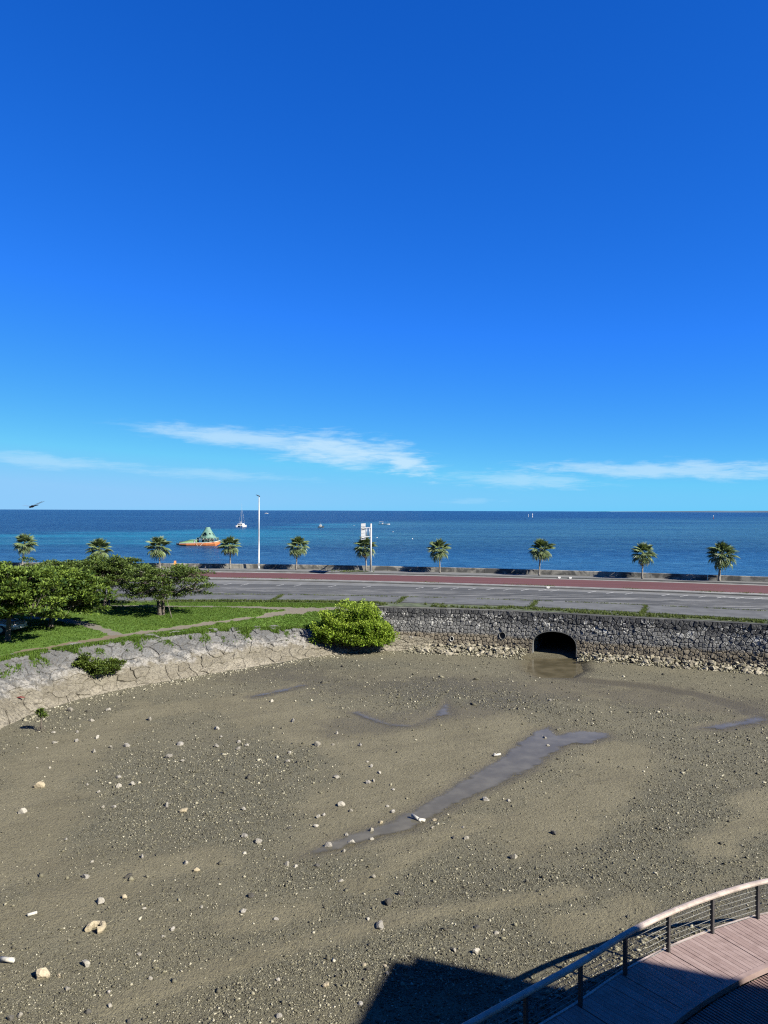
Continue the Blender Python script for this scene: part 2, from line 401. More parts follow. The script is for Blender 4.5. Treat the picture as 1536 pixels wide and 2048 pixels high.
# roads
m, t, b, P = newmat('red_asphalt'); M['red'] = m
n1 = t.noise(t.vmul(P, (0.08, 0.8, 1)), 1.0, 4); n2 = t.noise(P, 12, 3)
c = t.mix(t.ramp(n1, 0.3, 0.7), (0.118, 0.044, 0.043), (0.150, 0.058, 0.056)); c = t.mix(t.ramp(n2, 0.4, 0.7, 0, 0.25), c, (0.10, 0.05, 0.05))
t.put(b.inputs['Base Color'], c); b.inputs['Roughness'].default_value = 0.88; b.inputs['Specular IOR Level'].default_value = 0.25
m, t, b, P = newmat('worn_asphalt'); M['asphalt'] = m
q = t.noise(t.vmul(P, (0.20, 1.6, 1)), 1.0, 6, 0.66, 0.9); q2 = t.noise(t.vmul(P, (0.05, 0.22, 1)), 1.0, 3); q3 = t.noise(P, 9, 3)
c = t.mix(t.ramp(q2, 0.3, 0.7), (0.060, 0.065, 0.066), (0.095, 0.100, 0.100))
wn = attr(t, 'worn')
c = t.mix(t.math('MULTIPLY', t.ramp(q, 0.50, 0.58), wn), c, (0.25, 0.255, 0.25))
c = t.mix(t.ramp(q3, 0.35, 0.7, 0, 0.3), c, (0.06, 0.06, 0.06))
t.put(b.inputs['Base Color'], c); b.inputs['Roughness'].default_value = 0.9; b.inputs['Specular IOR Level'].default_value = 0.25
M['slab'] = simple('grey_concrete_slab', (0.098, 0.104, 0.104), 0.9, var=0.28, scale=0.7)
M['kerb'] = simple('kerb_concrete', (0.235, 0.238, 0.225), 0.9, var=0.3, scale=0.9)
M['walk'] = simple('sidewalk_concrete', (0.155, 0.16, 0.155), 0.9, var=0.22, scale=0.6)
M['paint'] = simple('road_paint', (0.50, 0.51, 0.50), 0.85, var=0.45, scale=3.5)
m, t, b, P = newmat('seawall_concrete'); M['seawall'] = m
n1 = t.noise(t.vmul(P, (0.35, 0.35, 0.5)), 1.0, 6, 0.7, 0.8); n2 = t.noise(t.vmul(P, (3.5, 3.5, 0.8)), 1.0, 4, 0.6)
c = t.mix(t.ramp(n1, 0.44, 0.60), (0.075, 0.077, 0.072), (0.33, 0.32, 0.28)); c = t.mix(t.ramp(n2, 0.45, 0.7, 0, 0.6), c, (0.09, 0.09, 0.08))
t.put(b.inputs['Base Color'], c); b.inputs['Roughness'].default_value = 0.9
# lawn soil, paths
m, t, b, P = newmat('lawn_turf'); M['lawn'] = m
pa, dk = attr(t, 'path'), attr(t, 'dirt')
n1 = t.noise(P, 0.5, 5, 0.6); n2 = t.noise(P, 5.0, 4, 0.6)
g = t.mix(t.ramp(n1, 0.3, 0.7), (0.080, 0.165, 0.022), (0.125, 0.220, 0.034)); g = t.mix(t.ramp(n2, 0.4, 0.7, 0, 0.4), g, (0.04, 0.085, 0.015))
pc = t.mix(dk, t.mix(n2, (0.15, 0.145, 0.125), (0.23, 0.22, 0.19)), t.mix(n2, (0.14, 0.112, 0.078), (0.21, 0.17, 0.12)))
pm = t.ramp(t.math('ADD', pa, t.math('MULTIPLY', t.math('SUBTRACT', n2, 0.5), 0.55)), 0.42, 0.6)
t.put(b.inputs['Base Color'], t.mix(pm, g, pc)); b.inputs['Roughness'].default_value = 0.95; b.inputs['Specular IOR Level'].default_value = 0.2
bumped(t, b, n2, 0.4, 0.08)
M['verge_soil'] = simple('verge_soil', (0.075, 0.10, 0.038), 0.95, var=0.5, scale=1.5)
M['grass'] = leafmat('grass_blade', (0.085, 0.175, 0.022), (0.19, 0.30, 0.045), trans=0.35, rough=0.6)
M['verge'] = leafmat('verge_grass', (0.06, 0.105, 0.020), (0.20, 0.235, 0.07), trans=0.3, rough=0.65)
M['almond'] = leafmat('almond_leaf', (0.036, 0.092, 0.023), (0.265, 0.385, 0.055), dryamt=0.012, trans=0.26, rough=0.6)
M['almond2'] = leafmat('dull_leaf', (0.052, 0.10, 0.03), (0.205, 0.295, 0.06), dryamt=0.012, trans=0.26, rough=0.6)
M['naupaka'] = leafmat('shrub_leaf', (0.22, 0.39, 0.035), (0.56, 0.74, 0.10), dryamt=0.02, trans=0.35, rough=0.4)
M['bush2'] = leafmat('low_bush_leaf', (0.06, 0.11, 0.024), (0.19, 0.26, 0.045), trans=0.3)
M['frond'] = leafmat('fan_frond', (0.115, 0.18, 0.068), (0.28, 0.36, 0.15), trans=0.2, rough=0.42)
M['frond_dry'] = simple('dry_frond', (0.24, 0.18, 0.09), 0.7, var=0.3)
M['shade_shrub'] = leafmat('hedge_leaf', (0.03, 0.07, 0.02), (0.09, 0.14, 0.04))
M['bark'] = simple('bark', (0.12, 0.10, 0.08), 0.95, var=0.35, scale=6, bump=0.6, bscale=14)
M['palm_bark'] = simple('palm_bark', (0.27, 0.25, 0.22), 0.9, var=0.3, scale=5, bump=0.4)
M['twig'] = simple('bare_twig', (0.30, 0.28, 0.25), 0.9, var=0.3)
M['stake'] = simple('bamboo_stake', (0.13, 0.115, 0.09), 0.8, var=0.3)
# metal, paint and so on
M['galv'] = simple('galvanised_steel', (0.62, 0.65, 0.67), 0.45, 0.25, var=0.1)
M['sign_back'] = simple('sign_sheet', (0.55, 0.56, 0.57), 0.5, 0.1, var=0.12)
M['dark'] = simple('dark_metal', (0.05, 0.055, 0.06), 0.5, 0.2)
M['post'] = simple('painted_post', (0.085, 0.08, 0.082), 0.5, 0.3, var=0.12)
M['cable'] = simple('steel_cable', (0.30, 0.31, 0.30), 0.7, 0.2)
M['steel'] = simple('bright_steel', (0.7, 0.7, 0.7), 0.3, 0.8)
M['white'] = simple('white_gelcoat', (0.78, 0.78, 0.77), 0.35, var=0.06)
M['pvc'] = simple('white_pvc', (0.58, 0.565, 0.50), 0.6, var=0.25, scale=8)
M['glass'] = simple('dark_glass', (0.02, 0.025, 0.03), 0.08, var=0.1)
M['silver'] = simple('silver_paint', (0.62, 0.66, 0.72), 0.25, 0.35, var=0.05)
M['rubber'] = simple('tyre_rubber', (0.02, 0.02, 0.02), 0.8)
M['orange'] = simple('orange_hull', (0.62, 0.20, 0.06), 0.6, var=0.2, scale=0.8)
M['cone_green'] = simple('patina_green', (0.13, 0.28, 0.22), 0.7, var=0.3, scale=0.6)
M['deck_green'] = simple('deck_green', (0.26, 0.50, 0.24), 0.7, var=0.2)
M['hut_green'] = simple('hut_green', (0.045, 0.12, 0.10), 0.7, var=0.3)
M['rope'] = simple('pale_rope', (0.5, 0.5, 0.45), 0.8)
M['insect'] = simple('dark_insect', (0.015, 0.015, 0.02), 0.5)
M['trailer'] = simple('orange_plastic', (0.55, 0.24, 0.05), 0.6)
M['redcloth'] = simple('red_plastic', (0.20, 0.03, 0.025), 0.7)
M['hazed_land'] = simple('hazed_land', (0.05, 0.10, 0.16), 0.95)  # blue of distant haze put into the land's colour
M['plaster'] = simple('cream_plaster', (0.55, 0.52, 0.46), 0.85)
m, t, b, P = newmat('deck_timber'); M['timber'] = m
oi = t.new('ShaderNodeObjectInfo'); n1 = t.noise(P, 3.0, 5, 0.6); n2 = t.noise(P, 40, 3)
c = t.mix(oi.outputs['Random'], (0.345, 0.252, 0.228), (0.425, 0.325, 0.298)); c = t.mix(t.ramp(n1, 0.42, 0.68, 0, 0.6), c, (0.25, 0.175, 0.155))
c = t.mix(t.ramp(n2, 0.4, 0.7, 0, 0.25), c, (0.24, 0.17, 0.15))
t.put(b.inputs['Base Color'], c); b.inputs['Roughness'].default_value = 0.75; b.inputs['Specular IOR Level'].default_value = 0.3
bumped(t, b, n2, 0.2, 0.01)
M['rail'] = simple('handrail_timber', (0.50, 0.415, 0.365), 0.65, var=0.3, scale=2.6, bump=0.25, bscale=30)
M['slat'] = simple('slat_timber', (0.24, 0.15, 0.12), 0.75, var=0.25)
m, t, b, P = newmat('dragonfly_wing'); M['wing'] = m
b.inputs['Base Color'].default_value = (0.12, 0.13, 0.15, 1); b.inputs['Roughness'].default_value = 0.3; b.inputs['Alpha'].default_value = 0.45

# ================================================================== setting
def curve_fit(pts):
    c = np.polyfit([p[0] for p in pts], [p[1] for p in pts], 2)
    lo, hi = min(p[0] for p in pts), max(p[0] for p in pts)
    def fn(x):
        x = np.asarray(x, float); xc = np.clip(x, lo-14, hi+10)
        return np.polyval(c, xc) + (2*c[0]*xc+c[1])*(x-xc)
    return fn
def edge(y431, y1101, y1500, z=3.5): return curve_fit([U(431, y431, z), U(1101, y1101, z), U(1500, y1500, z)])
ZR = 3.5
PALM = [(459, 1138), (594, 1140), (733, 1141), (878, 1145.5), (1079, 1151), (1284, 1157.5), (1438, 1162)]
palm_line = curve_fit([U(x, y, 3.66) for x, y in PALM])
E_wall0 = lambda x: palm_line(x) + 1.35          # front face of the sea parapet
E_kerb = edge(1142.3, 1156.3, 1168.3)
E_red0 = edge(1144.5, 1158.0, 1170.3)
E_red1 = edge(1157.0, 1174.3, 1188.8)
E_med = edge(1160.0, 1177.0, 1192.0)
E_line = edge(1166.5, 1180.3, 1196.0)
E_slab0 = edge(1190.0, 1204.0, 1222.0)
E_slab1 = edge(1200.5, 1216.0, 1238.0)
wall_pts = [Vector((-6.0, 67.6, 0)), Vector((-0.4, 66.7, 0)), U(1000, 1219, ZR), U(1250, 1232, ZR), U(1536, 1247.5, ZR), Vector((42, 49.0, 0))]
def smooth_poly(pts, n):
    """Catmull-Rom resample"""
    P_ = [Vector(p) for p in pts]; P_ = [2*P_[0]-P_[1]] + P_ + [2*P_[-1]-P_[-2]]; outp = []
    m_ = len(P_)-3
    for i in range(n):
        t_ = i/(n-1)*m_; k = min(int(t_), m_-1); f = t_-k; a, b_, c_, d = P_[k:k+4]
        outp.append(0.5*((2*b_)+(c_-a)*f+(2*a-5*b_+4*c_-d)*f*f+(3*b_-a-3*c_+d)*f**3))
    return outp
wall_line = smooth_poly(wall_pts, 200)
WX = np.array([p.x for p in wall_line]); WY = np.array([p.y for p in wall_line])
wall_y = lambda x: np.interp(x, WX, WY)

XS = np.linspace(-85, 80, 166)
def strip(name, fa, fb, mat, za, zb=None, n=2, label=None, xs=XS, **kw):
    zb = za if zb is None else zb; ya, yb_ = fa(xs), fb(xs); V = []; N = len(xs)
    for j in range(n+1):
        f = j/n
        for i in range(N): V.append((xs[i], ya[i]*(1-f)+yb_[i]*f, za*(1-f)+zb*f))
    T = [(j*N+i+1, j*N+i, (j+1)*N+i, (j+1)*N+i+1) for j in range(n) for i in range(N-1)]
    at_ = {k: np.repeat(np.asarray(v), N) for k, v in kw.items()}
    o = link(name, fastmesh(name, V, T, M[mat], **at_)); tag(o, kind='structure'); return o

# sea and far land
s = 42000.0
me = mesh('sea', [(-s, 60, -0.5), (s, 60, -0.5), (s, s, -0.5), (-s, s, -0.5)], [(0, 1, 2, 3)], M['sea'])
tag(link('sea', me), kind='structure')
V = []; Fc = []
lx = np.linspace(4300, 13000, 60)
for i, x in enumerate(lx):
    hgt = 6 + 34*math.sin(min(1, i/30)*math.pi/2)*(0.65+0.5*float(fbm(np.array(i*0.23), np.array(2.0))))
    for y, z in ((14200, -1), (14300, hgt*0.8), (14600, hgt), (15600, -1)): V.append((x, y+300*math.sin(i*.4), z))
for i in range(59):
    for k in range(3): Fc.append((i*4+k, (i+1)*4+k, (i+1)*4+k+1, i*4+k+1))
tag(link('far_island', mesh('far_island', V, Fc, M['hazed_land'])), kind='structure')

# road corridor
strip('road_embankment', E_wall0, lambda x: np.where(x > -0.4, wall_y(np.maximum(x, -0.4))+0.2, E_slab1(x)-1.2), 'crack', ZR-0.06, n=3)
strip('sidewalk', E_wall0, lambda x: E_kerb(x)+0.22, 'walk', ZR+0.16)
strip('kerb', lambda x: E_kerb(x)+0.22, E_kerb, 'kerb', ZR+0.164)
strip('kerb_face', E_kerb, lambda x: E_kerb(x)-0.03, 'slab', ZR+0.164, ZR-0.03, n=1)
strip('gutter', E_kerb, E_red0, 'kerb', ZR-0.002)
strip('road', E_red0, E_red1, 'red', ZR, n=4)
strip('median_kerb', lambda x: E_red1(x), E_med, 'kerb', ZR+0.15)
strip('median_kerb_face', E_med, lambda x: E_med(x)-0.03, 'slab', ZR+0.15, ZR-0.03, n=1)
strip('median_kerb_back', lambda x: E_red1(x)+0.03, E_red1, 'kerb', ZR-0.03, ZR+0.15, n=1)
strip('parking_gutter', E_med, lambda x: E_line(x)-0.6, 'walk', ZR+0.002)
strip('parking_lot', lambda x: E_line(x)-0.6, lambda x: E_slab0(x)+0.05, 'asphalt', ZR, n=8, worn=[0, .15, .35, .9, 1, .8, 1, .9, .5])
# apron slabs, one by one, with weeds in the joints
sw = empty('apron', (0, 0, 0)); tag(sw, kind='structure')
joints = [-85, -62, -40.5, -26.0, U(560, 1195, ZR).x, U(812, 1200, ZR).x, U(1085, 1210, ZR).x, U(1326, 1224, ZR).x, 36.5, 52, 80]
def skew_at(x): return float(E_slab0(x+.5)-E_slab0(x-.5))*float(E_slab0(x)-E_slab1(x))      # joints square to the road
for a, b_ in zip(joints[:-1], joints[1:]):
    xs = np.linspace(a+0.14, b_-0.14, 14); ya, yb_ = E_slab0(xs), E_slab1(xs); V = []
    sk = 0.0
    for z in (ZR+0.07, ZR-0.05):
        for j, yy in enumerate((ya, yb_)):
            for i in range(14): V.append((xs[i]+(skew_at(xs[i]) if j else 0), float(E_slab1(xs[i]+skew_at(xs[i]))) if j else yy[i], z - (0.02 if j else 0)))
    Fc = []
    for i in range(13): Fc += [(i+1, i, 14+i, 14+i+1), (14+i+1, 14+i, 42+i, 42+i+1), (i, i+1, 28+i+1, 28+i)]
    Fc += [(0, 14, 42, 28), (27, 13, 41, 55)]
    Fc = [tuple(reversed(f)) for f in Fc]
    link('slab', mesh('slab', V, [tuple(reversed(f)) for f in Fc], M['slab']), sw)
strip('verge_soil', lambda x: E_slab1(x)+0.1, lambda x: np.where(x > -0.4, wall_y(np.maximum(x, -0.4))-0.02, E_slab1(x)-1.2), 'verge_soil', ZR-0.01, n=2)

# centre line dashes on the red road, bay stubs on the parking lot
cl = lambda x: (E_red0(x)*0.42+E_red1(x)*0.58)
def quad_line(name, p, q, w, z, mat):
    d = (Vector(q)-Vector(p)).normalized(); n_ = Vector((-d.y, d.x))*w/2
    V = [(p[0]-n_.x, p[1]-n_.y, z), (q[0]-n_.x, q[1]-n_.y, z), (q[0]+n_.x, q[1]+n_.y, z), (p[0]+n_.x, p[1]+n_.y, z)]
    return link(name, mesh(name, V, [(0, 1, 2, 3)], M[mat]))
M['faint'] = simple('faded_paint', (0.23, 0.13, 0.125), 0.9, var=0.3, scale=1.5)
road_ob = bpy.data.objects['road']; lot_ob = bpy.data.objects['parking_lot']
for x0 in (-52, -32, -12.0, 8.5, 30.0, 52):
    xs = np.linspace(x0, x0+8, 6); yy = cl(xs)
    V = [(x, y-0.06, ZR+0.004) for x, y in zip(xs, yy)] + [(x, y+0.06, ZR+0.004) for x, y in zip(xs, yy)]
    o = link('lane_line', mesh('lane_line', V, [(i, i+1, i+7, i+6) for i in range(5)], M['faint'])); o.parent = road_ob
for px in list(range(420, 1110, 35)) + list(range(1110, 1536, 37)):
    yy = np.interp(px, [431, 1101, 1500], [1168.0, 1180.8, 1197.0])
    q = U(px+8, yy-1.6, ZR); p = U(px-8, yy+1.4, ZR)
    if random.random() < 0.12: continue
    o = quad_line('bay_line', p, q, 0.12, ZR+0.004, 'paint'); o.parent = lot_ob
# continuous faded edge line where the stubs end
V = []; xs = np.linspace(U(1430, 1193, ZR).x, 70, 20)
yy = E_line(xs)-0.35
V = [(x, y-0.12, ZR+0.005) for x, y in zip(xs, yy)] + [(x, y+0.12, ZR+0.005) for x, y in zip(xs, yy)]
o = link('edge_line', mesh('edge_line', V, [(i, i+1, i+21, i+20) for i in range(19)], M['paint'])); o.parent = lot_ob

# sea parapet: cast in panels
sp = empty('sea_parapet', (0, float(E_wall0(0)), ZR)); tag(sp, 'long low stained concrete parapet between the sidewalk and the sea', 'sea wall')
xs = np.arange(-84, 80, 6.5)
for a, b_ in zip(xs[:-1], xs[1:]):
    a += 0.015; b_ -= 0.015; ya, yb_ = float(E_wall0(a)), float(E_wall0(b_)); t_ = Vector((b_-a, yb_-ya)).normalized(); n_ = Vector((-t_.y, t_.x))
    hh = ZR+0.16+0.62
    prof = [(-0.10, ZR-0.3), (0.0, hh-0.05), (0.05, hh), (0.42, hh), (0.47, hh-0.05), (0.6, -1.5)]
    V = [(x+n_.x*o_, y+n_.y*o_, z) for x, y in ((a, ya), (b_, yb_)) for o_, z in prof]
    Fc = [(i, i+1, i+7, i+6) for i in range(5)] + [tuple(range(6))[::-1], tuple(range(6, 12)), (5, 0, 6, 11)]
    o = link('panel', mesh('panel', V, [tuple(reversed(f)) for f in Fc], M['seawall'])); o.parent = sp
    o.matrix_parent_inverse = Matrix.Translation(-sp.location)

# ------------------------------------------------------------------ mudflat
puddles = {
 'long': ([(640, 1690), (700, 1668), (760, 1648), (800, 1630), (860, 1598), (920, 1560), (975, 1530), (1030, 1490), (1072, 1460), (1102, 1452), (1115, 1468), (1160, 1460), (1222, 1466), (1226, 1476), (1190, 1488), (1140, 1490), (1105, 1512), (1070, 1540), (1000, 1572), (940, 1600), (880, 1630), (830, 1662), (780, 1672), (720, 1690), (690, 1702), (600, 1716)], 0.05),
 'mid': ([(690, 1424), (722, 1420), (745, 1430), (790, 1446), (830, 1448), (862, 1432), (880, 1412), (892, 1396), (902, 1408), (910, 1430), (880, 1436), (850, 1446), (820, 1456), (770, 1454), (730, 1440)], 0.045),
 'left': ([(492, 1394), (520, 1386), (560, 1378), (610, 1366), (622, 1370), (580, 1382), (530, 1393), (505, 1397)], 0.04),
 'right': ([(1380, 1456), (1420, 1448), (1470, 1440), (1520, 1428), (1536, 1436), (1560, 1440), (1520, 1450), (1450, 1462)], 0.04),
 #'rightchan': ([(1400, 1392), (1440, 1402), (1480, 1415), (1520, 1432), (1560, 1450), (1560, 1436), (1510, 1414), (1460, 1396), (1410, 1388)], 0.03),
}
PUD = {k: ([U(x, y, 0) for x, y in v[0]], v[1]) for k, v in puddles.items()}
gx = np.concatenate([np.linspace(-60, -26, 35)[:-1], np.arange(-26, 34, 0.2), np.linspace(34, 60, 27)])
gy = np.concatenate([np.linspace(-30, 14, 23)[:-1], np.arange(14, 68, 0.2), np.linspace(68, 76, 9)])
GX, GY = np.meshgrid(gx, gy)
Wl = lambda *pp: [U(x, y, 0) for x, y in pp]
smooth_lines = [  # sandy, gravel-free streaks: pixel polyline, half width in metres
 (Wl((230, 2010), (340, 1972), (450, 1935), (560, 1900), (700, 1865), (850, 1830), (1000, 1806), (1150, 1785)), 0.42),
 (Wl((740, 1770), (800, 1720), (880, 1670), (960, 1640)), 0.55),
 (Wl((1150, 1850), (1230, 1835), (1290, 1820)), 0.7),
 (Wl((0, 1840), (140, 1800), (300, 1740), (420, 1720)), 0.8),
 (Wl((480, 1850), (620, 1820)), 0.5),
 (Wl((1080, 1700), (1130, 1640), (1190, 1590), (1250, 1540), (1240, 1500)), 1.4),
 (Wl((700, 1600), (800, 1540), (880, 1490), (960, 1450)), 3.0),
 (Wl((540, 1420), (700, 1480), (800, 1500)), 2.2),
 (Wl((1420, 1700), (1500, 1640), (1536, 1600)), 0.9),
 (Wl((0, 1720), (60, 1640), (120, 1500), (300, 1420), (500, 1400)), 1.6),
 (Wl((1100, 1375), (1250, 1390), (1400, 1415)), 1.6)]
gravel_blobs = [  # centre pixel, radii in metres, weight
 (560, 1560, 4.4, 6.0, 1.0), (420, 1640, 4.5, 4.0, .75), (300, 1560, 5, 6, .6), (1350, 1640, 4.8, 6.0, 1.0), (1200, 1760, 3.6, 3.4, .9), (850, 1890, 3.5, 2.0, .8),
 (880, 1390, 4.5, 4.5, .85), (1060, 1410, 3.2, 4, .7), (1360, 1420, 4, 3, .55), (640, 1330, 9, 2.2, 1.0), (250, 1430, 6, 4, .5), (680, 1760, 3, 2, .6), (480, 1950, 5, 2.2, .55), (950, 1760, 3, 3, .6), (1450, 1500, 5, 6, .5)]
def fields(X, Y):
    n1 = fbm(X*0.35, Y*0.35); n2 = fbm(X*1.3+5, Y*1.3)
    st = 0.6*fbm((X*.91+Y*.41)*0.13+4, (-X*.41+Y*.91)*0.9)+0.4*fbm((X*.91+Y*.41)*0.4+4, (-X*.41+Y*.91)*2.6); g = 0.40 + 0.55*(n1-0.5) + 1.0*(st-0.5)*sstep(Y, 48, 26)
    for px, py, rx, ry, w in gravel_blobs:
        c_ = U(px, py, 0); r_ = np.hypot((X-c_.x)/rx, (Y-c_.y)/ry) + 0.9*(n2-0.5) + 0.5*(n1-0.5)
        g = g + w*0.6*sstep(r_, 1.3, 0.3)
    for pl, w in smooth_lines:
        d, par = dist_poly(X, Y, pl)
        n3_ = fbm(X*0.8+31, Y*0.8+7); g = g - 0.95*sstep(d + 1.6*w*(n2-0.5) + 1.2*w*(n3_-0.5), w*1.7, w*0.25)
    pm = np.zeros(np.shape(X)); wet = np.zeros(np.shape(X)); zp = np.zeros(np.shape(X))
    for k, (pl, dep) in PUD.items():
        ins = inside(X, Y, pl); d, _ = dist_poly(X, Y, pl + [pl[0]])
        sd_ = np.where(ins, d, -d) + 0.28*(fbm(X*2.2+3, Y*2.2)-0.5)
        zp = np.minimum(zp, -np.clip(sd_+0.35, 0, 0.6)*0.06*sstep(sd_, -0.35, 0.1))
        wet = np.maximum(wet, sstep(sd_, -0.7, 0.25)*0.75)
        g = g - 0.8*sstep(sd_, -0.4, 0.1)
    g = (g-0.46)*1.12+0.48
    return np.clip(g, 0, 1), np.clip(wet, 0, 1), zp, n1, n2
g, wet, zp, n1, n2 = fields(GX, GY)
# drainage channel in front of the culvert
chan_poly = [U(x, y, 0) for x, y in ((1062, 1312), (1056, 1338), (1080, 1352), (1140, 1352), (1166, 1340), (1160, 1312))]
d, _ = dist_poly(GX, GY, chan_poly + [chan_poly[0]]); ins = inside(GX, GY, chan_poly)
sd_ = np.where(ins, d, -d) + 0.5*(n2-0.5)
zch = -0.42*sstep(sd_, -0.8, 0.7)
wet = np.maximum(wet, sstep(sd_, -1.8, 0.2))
chan2 = Wl((1090, 1350), (1180, 1362), (1290, 1372), (1400, 1390), (1470, 1410), (1540, 1440))
d2, par2 = dist_poly(GX, GY, chan2)
wet = np.maximum(wet, 0.9*sstep(d2+0.9*(n2-0.5), 1.5, 0.5)); g = g*(1-0.8*sstep(d2, 1.6, 0.6))
d3, _ = dist_poly(GX, GY, Wl((700, 1455), (820, 1440), (960, 1420), (1020, 1400), (1180, 1370)))
wet = np.maximum(wet, 0.55*sstep(d3+2.6*(n2-0.5), 3.2, 0.8))
# wet ground in the lee of the boardwalk
d4, _ = dist_poly(GX, GY, Wl((1000, 2060), (1200, 1975), (1300, 1900), (1400, 1840), (1536, 1790)))
wet = np.maximum(wet, 0.7*sstep(d4, 1.4, 0.4))
d5, _ = dist_poly(GX, GY, Wl((520, 1345), (700, 1370), (860, 1375), (1010, 1372), (1200, 1385), (1380, 1400), (1536, 1420)))
wet = np.maximum(wet, 0.6*sstep(d5+5*(n2-0.5)+4*(n1-0.5), 5.0, 0.5))
rl_ = fbm((GX*.91+GY*.41)*0.25+9, (-GX*.41+GY*.91)*1.9+2)
wet = np.maximum(wet, 0.25*sstep(rl_, 0.60, 0.72))
GZ = 0.05*(fbm(GX*0.22, GY*0.22)-0.35) + 0.035*(n2-0.5)*(0.4+g) + 0.01*RNG.random(GX.shape)*(0.3+g)
for pl, w in smooth_lines[:2]:
    d, _ = dist_poly(GX, GY, pl); GZ = GZ + 0.03*sstep(d, w*1.3, 0)
pin = sstep(-zp, 0.0, 0.02)
GZ = np.where(zp < 0, np.maximum(GZ, 0.0)*(1-pin)+zp, np.maximum(GZ, 0.004)) + zch
N = len(gx); idx = np.arange(GX.size).reshape(GX.shape)
T = np.stack([idx[:-1, :-1], idx[:-1, 1:], idx[1:, 1:], idx[1:, :-1]], -1).reshape(-1, 4)
mud = link('mudflat', fastmesh('mudflat', np.stack([GX, GY, GZ], -1), T, M['mud'], True, gravel=g.ravel(), wet=wet.ravel())); tag(mud, kind='structure')
def ground_z(x, y):
    i = int(np.clip(np.searchsorted(gx, x)-1, 0, len(gx)-2)); j = int(np.clip(np.searchsorted(gy, y)-1, 0, len(gy)-2))
    return float(GZ[j:j+2, i:i+2].mean())
for k, (pl, dep) in PUD.items():
    xs_ = [p.x for p in pl]; ys_ = [p.y for p in pl]
    ax, ay = np.meshgrid(np.arange(min(xs_)-.5, max(xs_)+.6, 0.13), np.arange(min(ys_)-.5, max(ys_)+.6, 0.13))
    ins = inside(ax, ay, pl); d, _ = dist_poly(ax, ay, pl+[pl[0]]); sdv = np.where(ins, d, -d) + 0.5*(fbm(ax*1.7+3, ay*1.7)-0.5)
    idx = np.arange(ax.size).reshape(ax.shape); T = np.stack([idx[:-1, :-1], idx[:-1, 1:], idx[1:, 1:], idx[1:, :-1]], -1).reshape(-1, 4)
    T = T[(sdv.ravel()[T] > -0.1).all(1)]
    wgt = 1.0 if k == 'long' else 0.72
    dpt = (sstep(sdv, -0.05, 0.55 if k == 'long' else 0.7)*wgt).ravel()
    used = np.unique(T); rm = np.full(ax.size, -1); rm[used] = np.arange(len(used))
    me = fastmesh('tide_pool', np.stack([ax.ravel(), ay.ravel(), np.full(ax.size, 0.006)], 1)[used], rm[T], M['pool_water'], True, depth=dpt[used])
    tag(link('tide_pool', me), kind='structure')
me = mesh('culvert_water', [tuple(U(x, y, 0).xy)+(-0.20,) for x, y in ((1040, 1355), (1180, 1355), (1200, 1335))] + [(21, 80, -0.20), (15, 82, -0.20), tuple(U(1046, 1325, 0).xy)+(-0.20,)], [(0, 1, 2, 3, 4, 5)], M['channel_water'])
tag(link('culvert_water', me), kind='structure')

# ------------------------------------------------------------------ masonry tools
def voronoi(seeds, box, K=26):
    S = np.asarray(seeds); polys = []
    for i in range(len(S)):
        d = ((S-S[i])**2).sum(1); nb_ = np.argsort(d)[1:K]
        x0, y0, x1, y1 = box; poly = [(x0, y0), (x1, y0), (x1, y1), (x0, y1)]
        sx, sy = S[i]
        for j in nb_:
            mx_, my = (S[i]+S[j])/2; nx, ny = S[j]-S[i]
            res = []; L = len(poly)
            for k in range(L):
                p, q = poly[k], poly[(k+1) % L]
                dp = (p[0]-mx_)*nx+(p[1]-my)*ny; dq = (q[0]-mx_)*nx+(q[1]-my)*ny
                if dp <= 0: res.append(p)
                if dp*dq < 0:
                    f = dp/(dp-dq); res.append((p[0]+(q[0]-p[0])*f, p[1]+(q[1]-p[1])*f))
            poly = res
            if len(poly) < 3: break
        polys.append(poly)
    return polys
def parea(p): return abs(sum(p[i][0]*p[(i+1) % len(p)][1]-p[(i+1) % len(p)][0]*p[i][1] for i in range(len(p))))/2
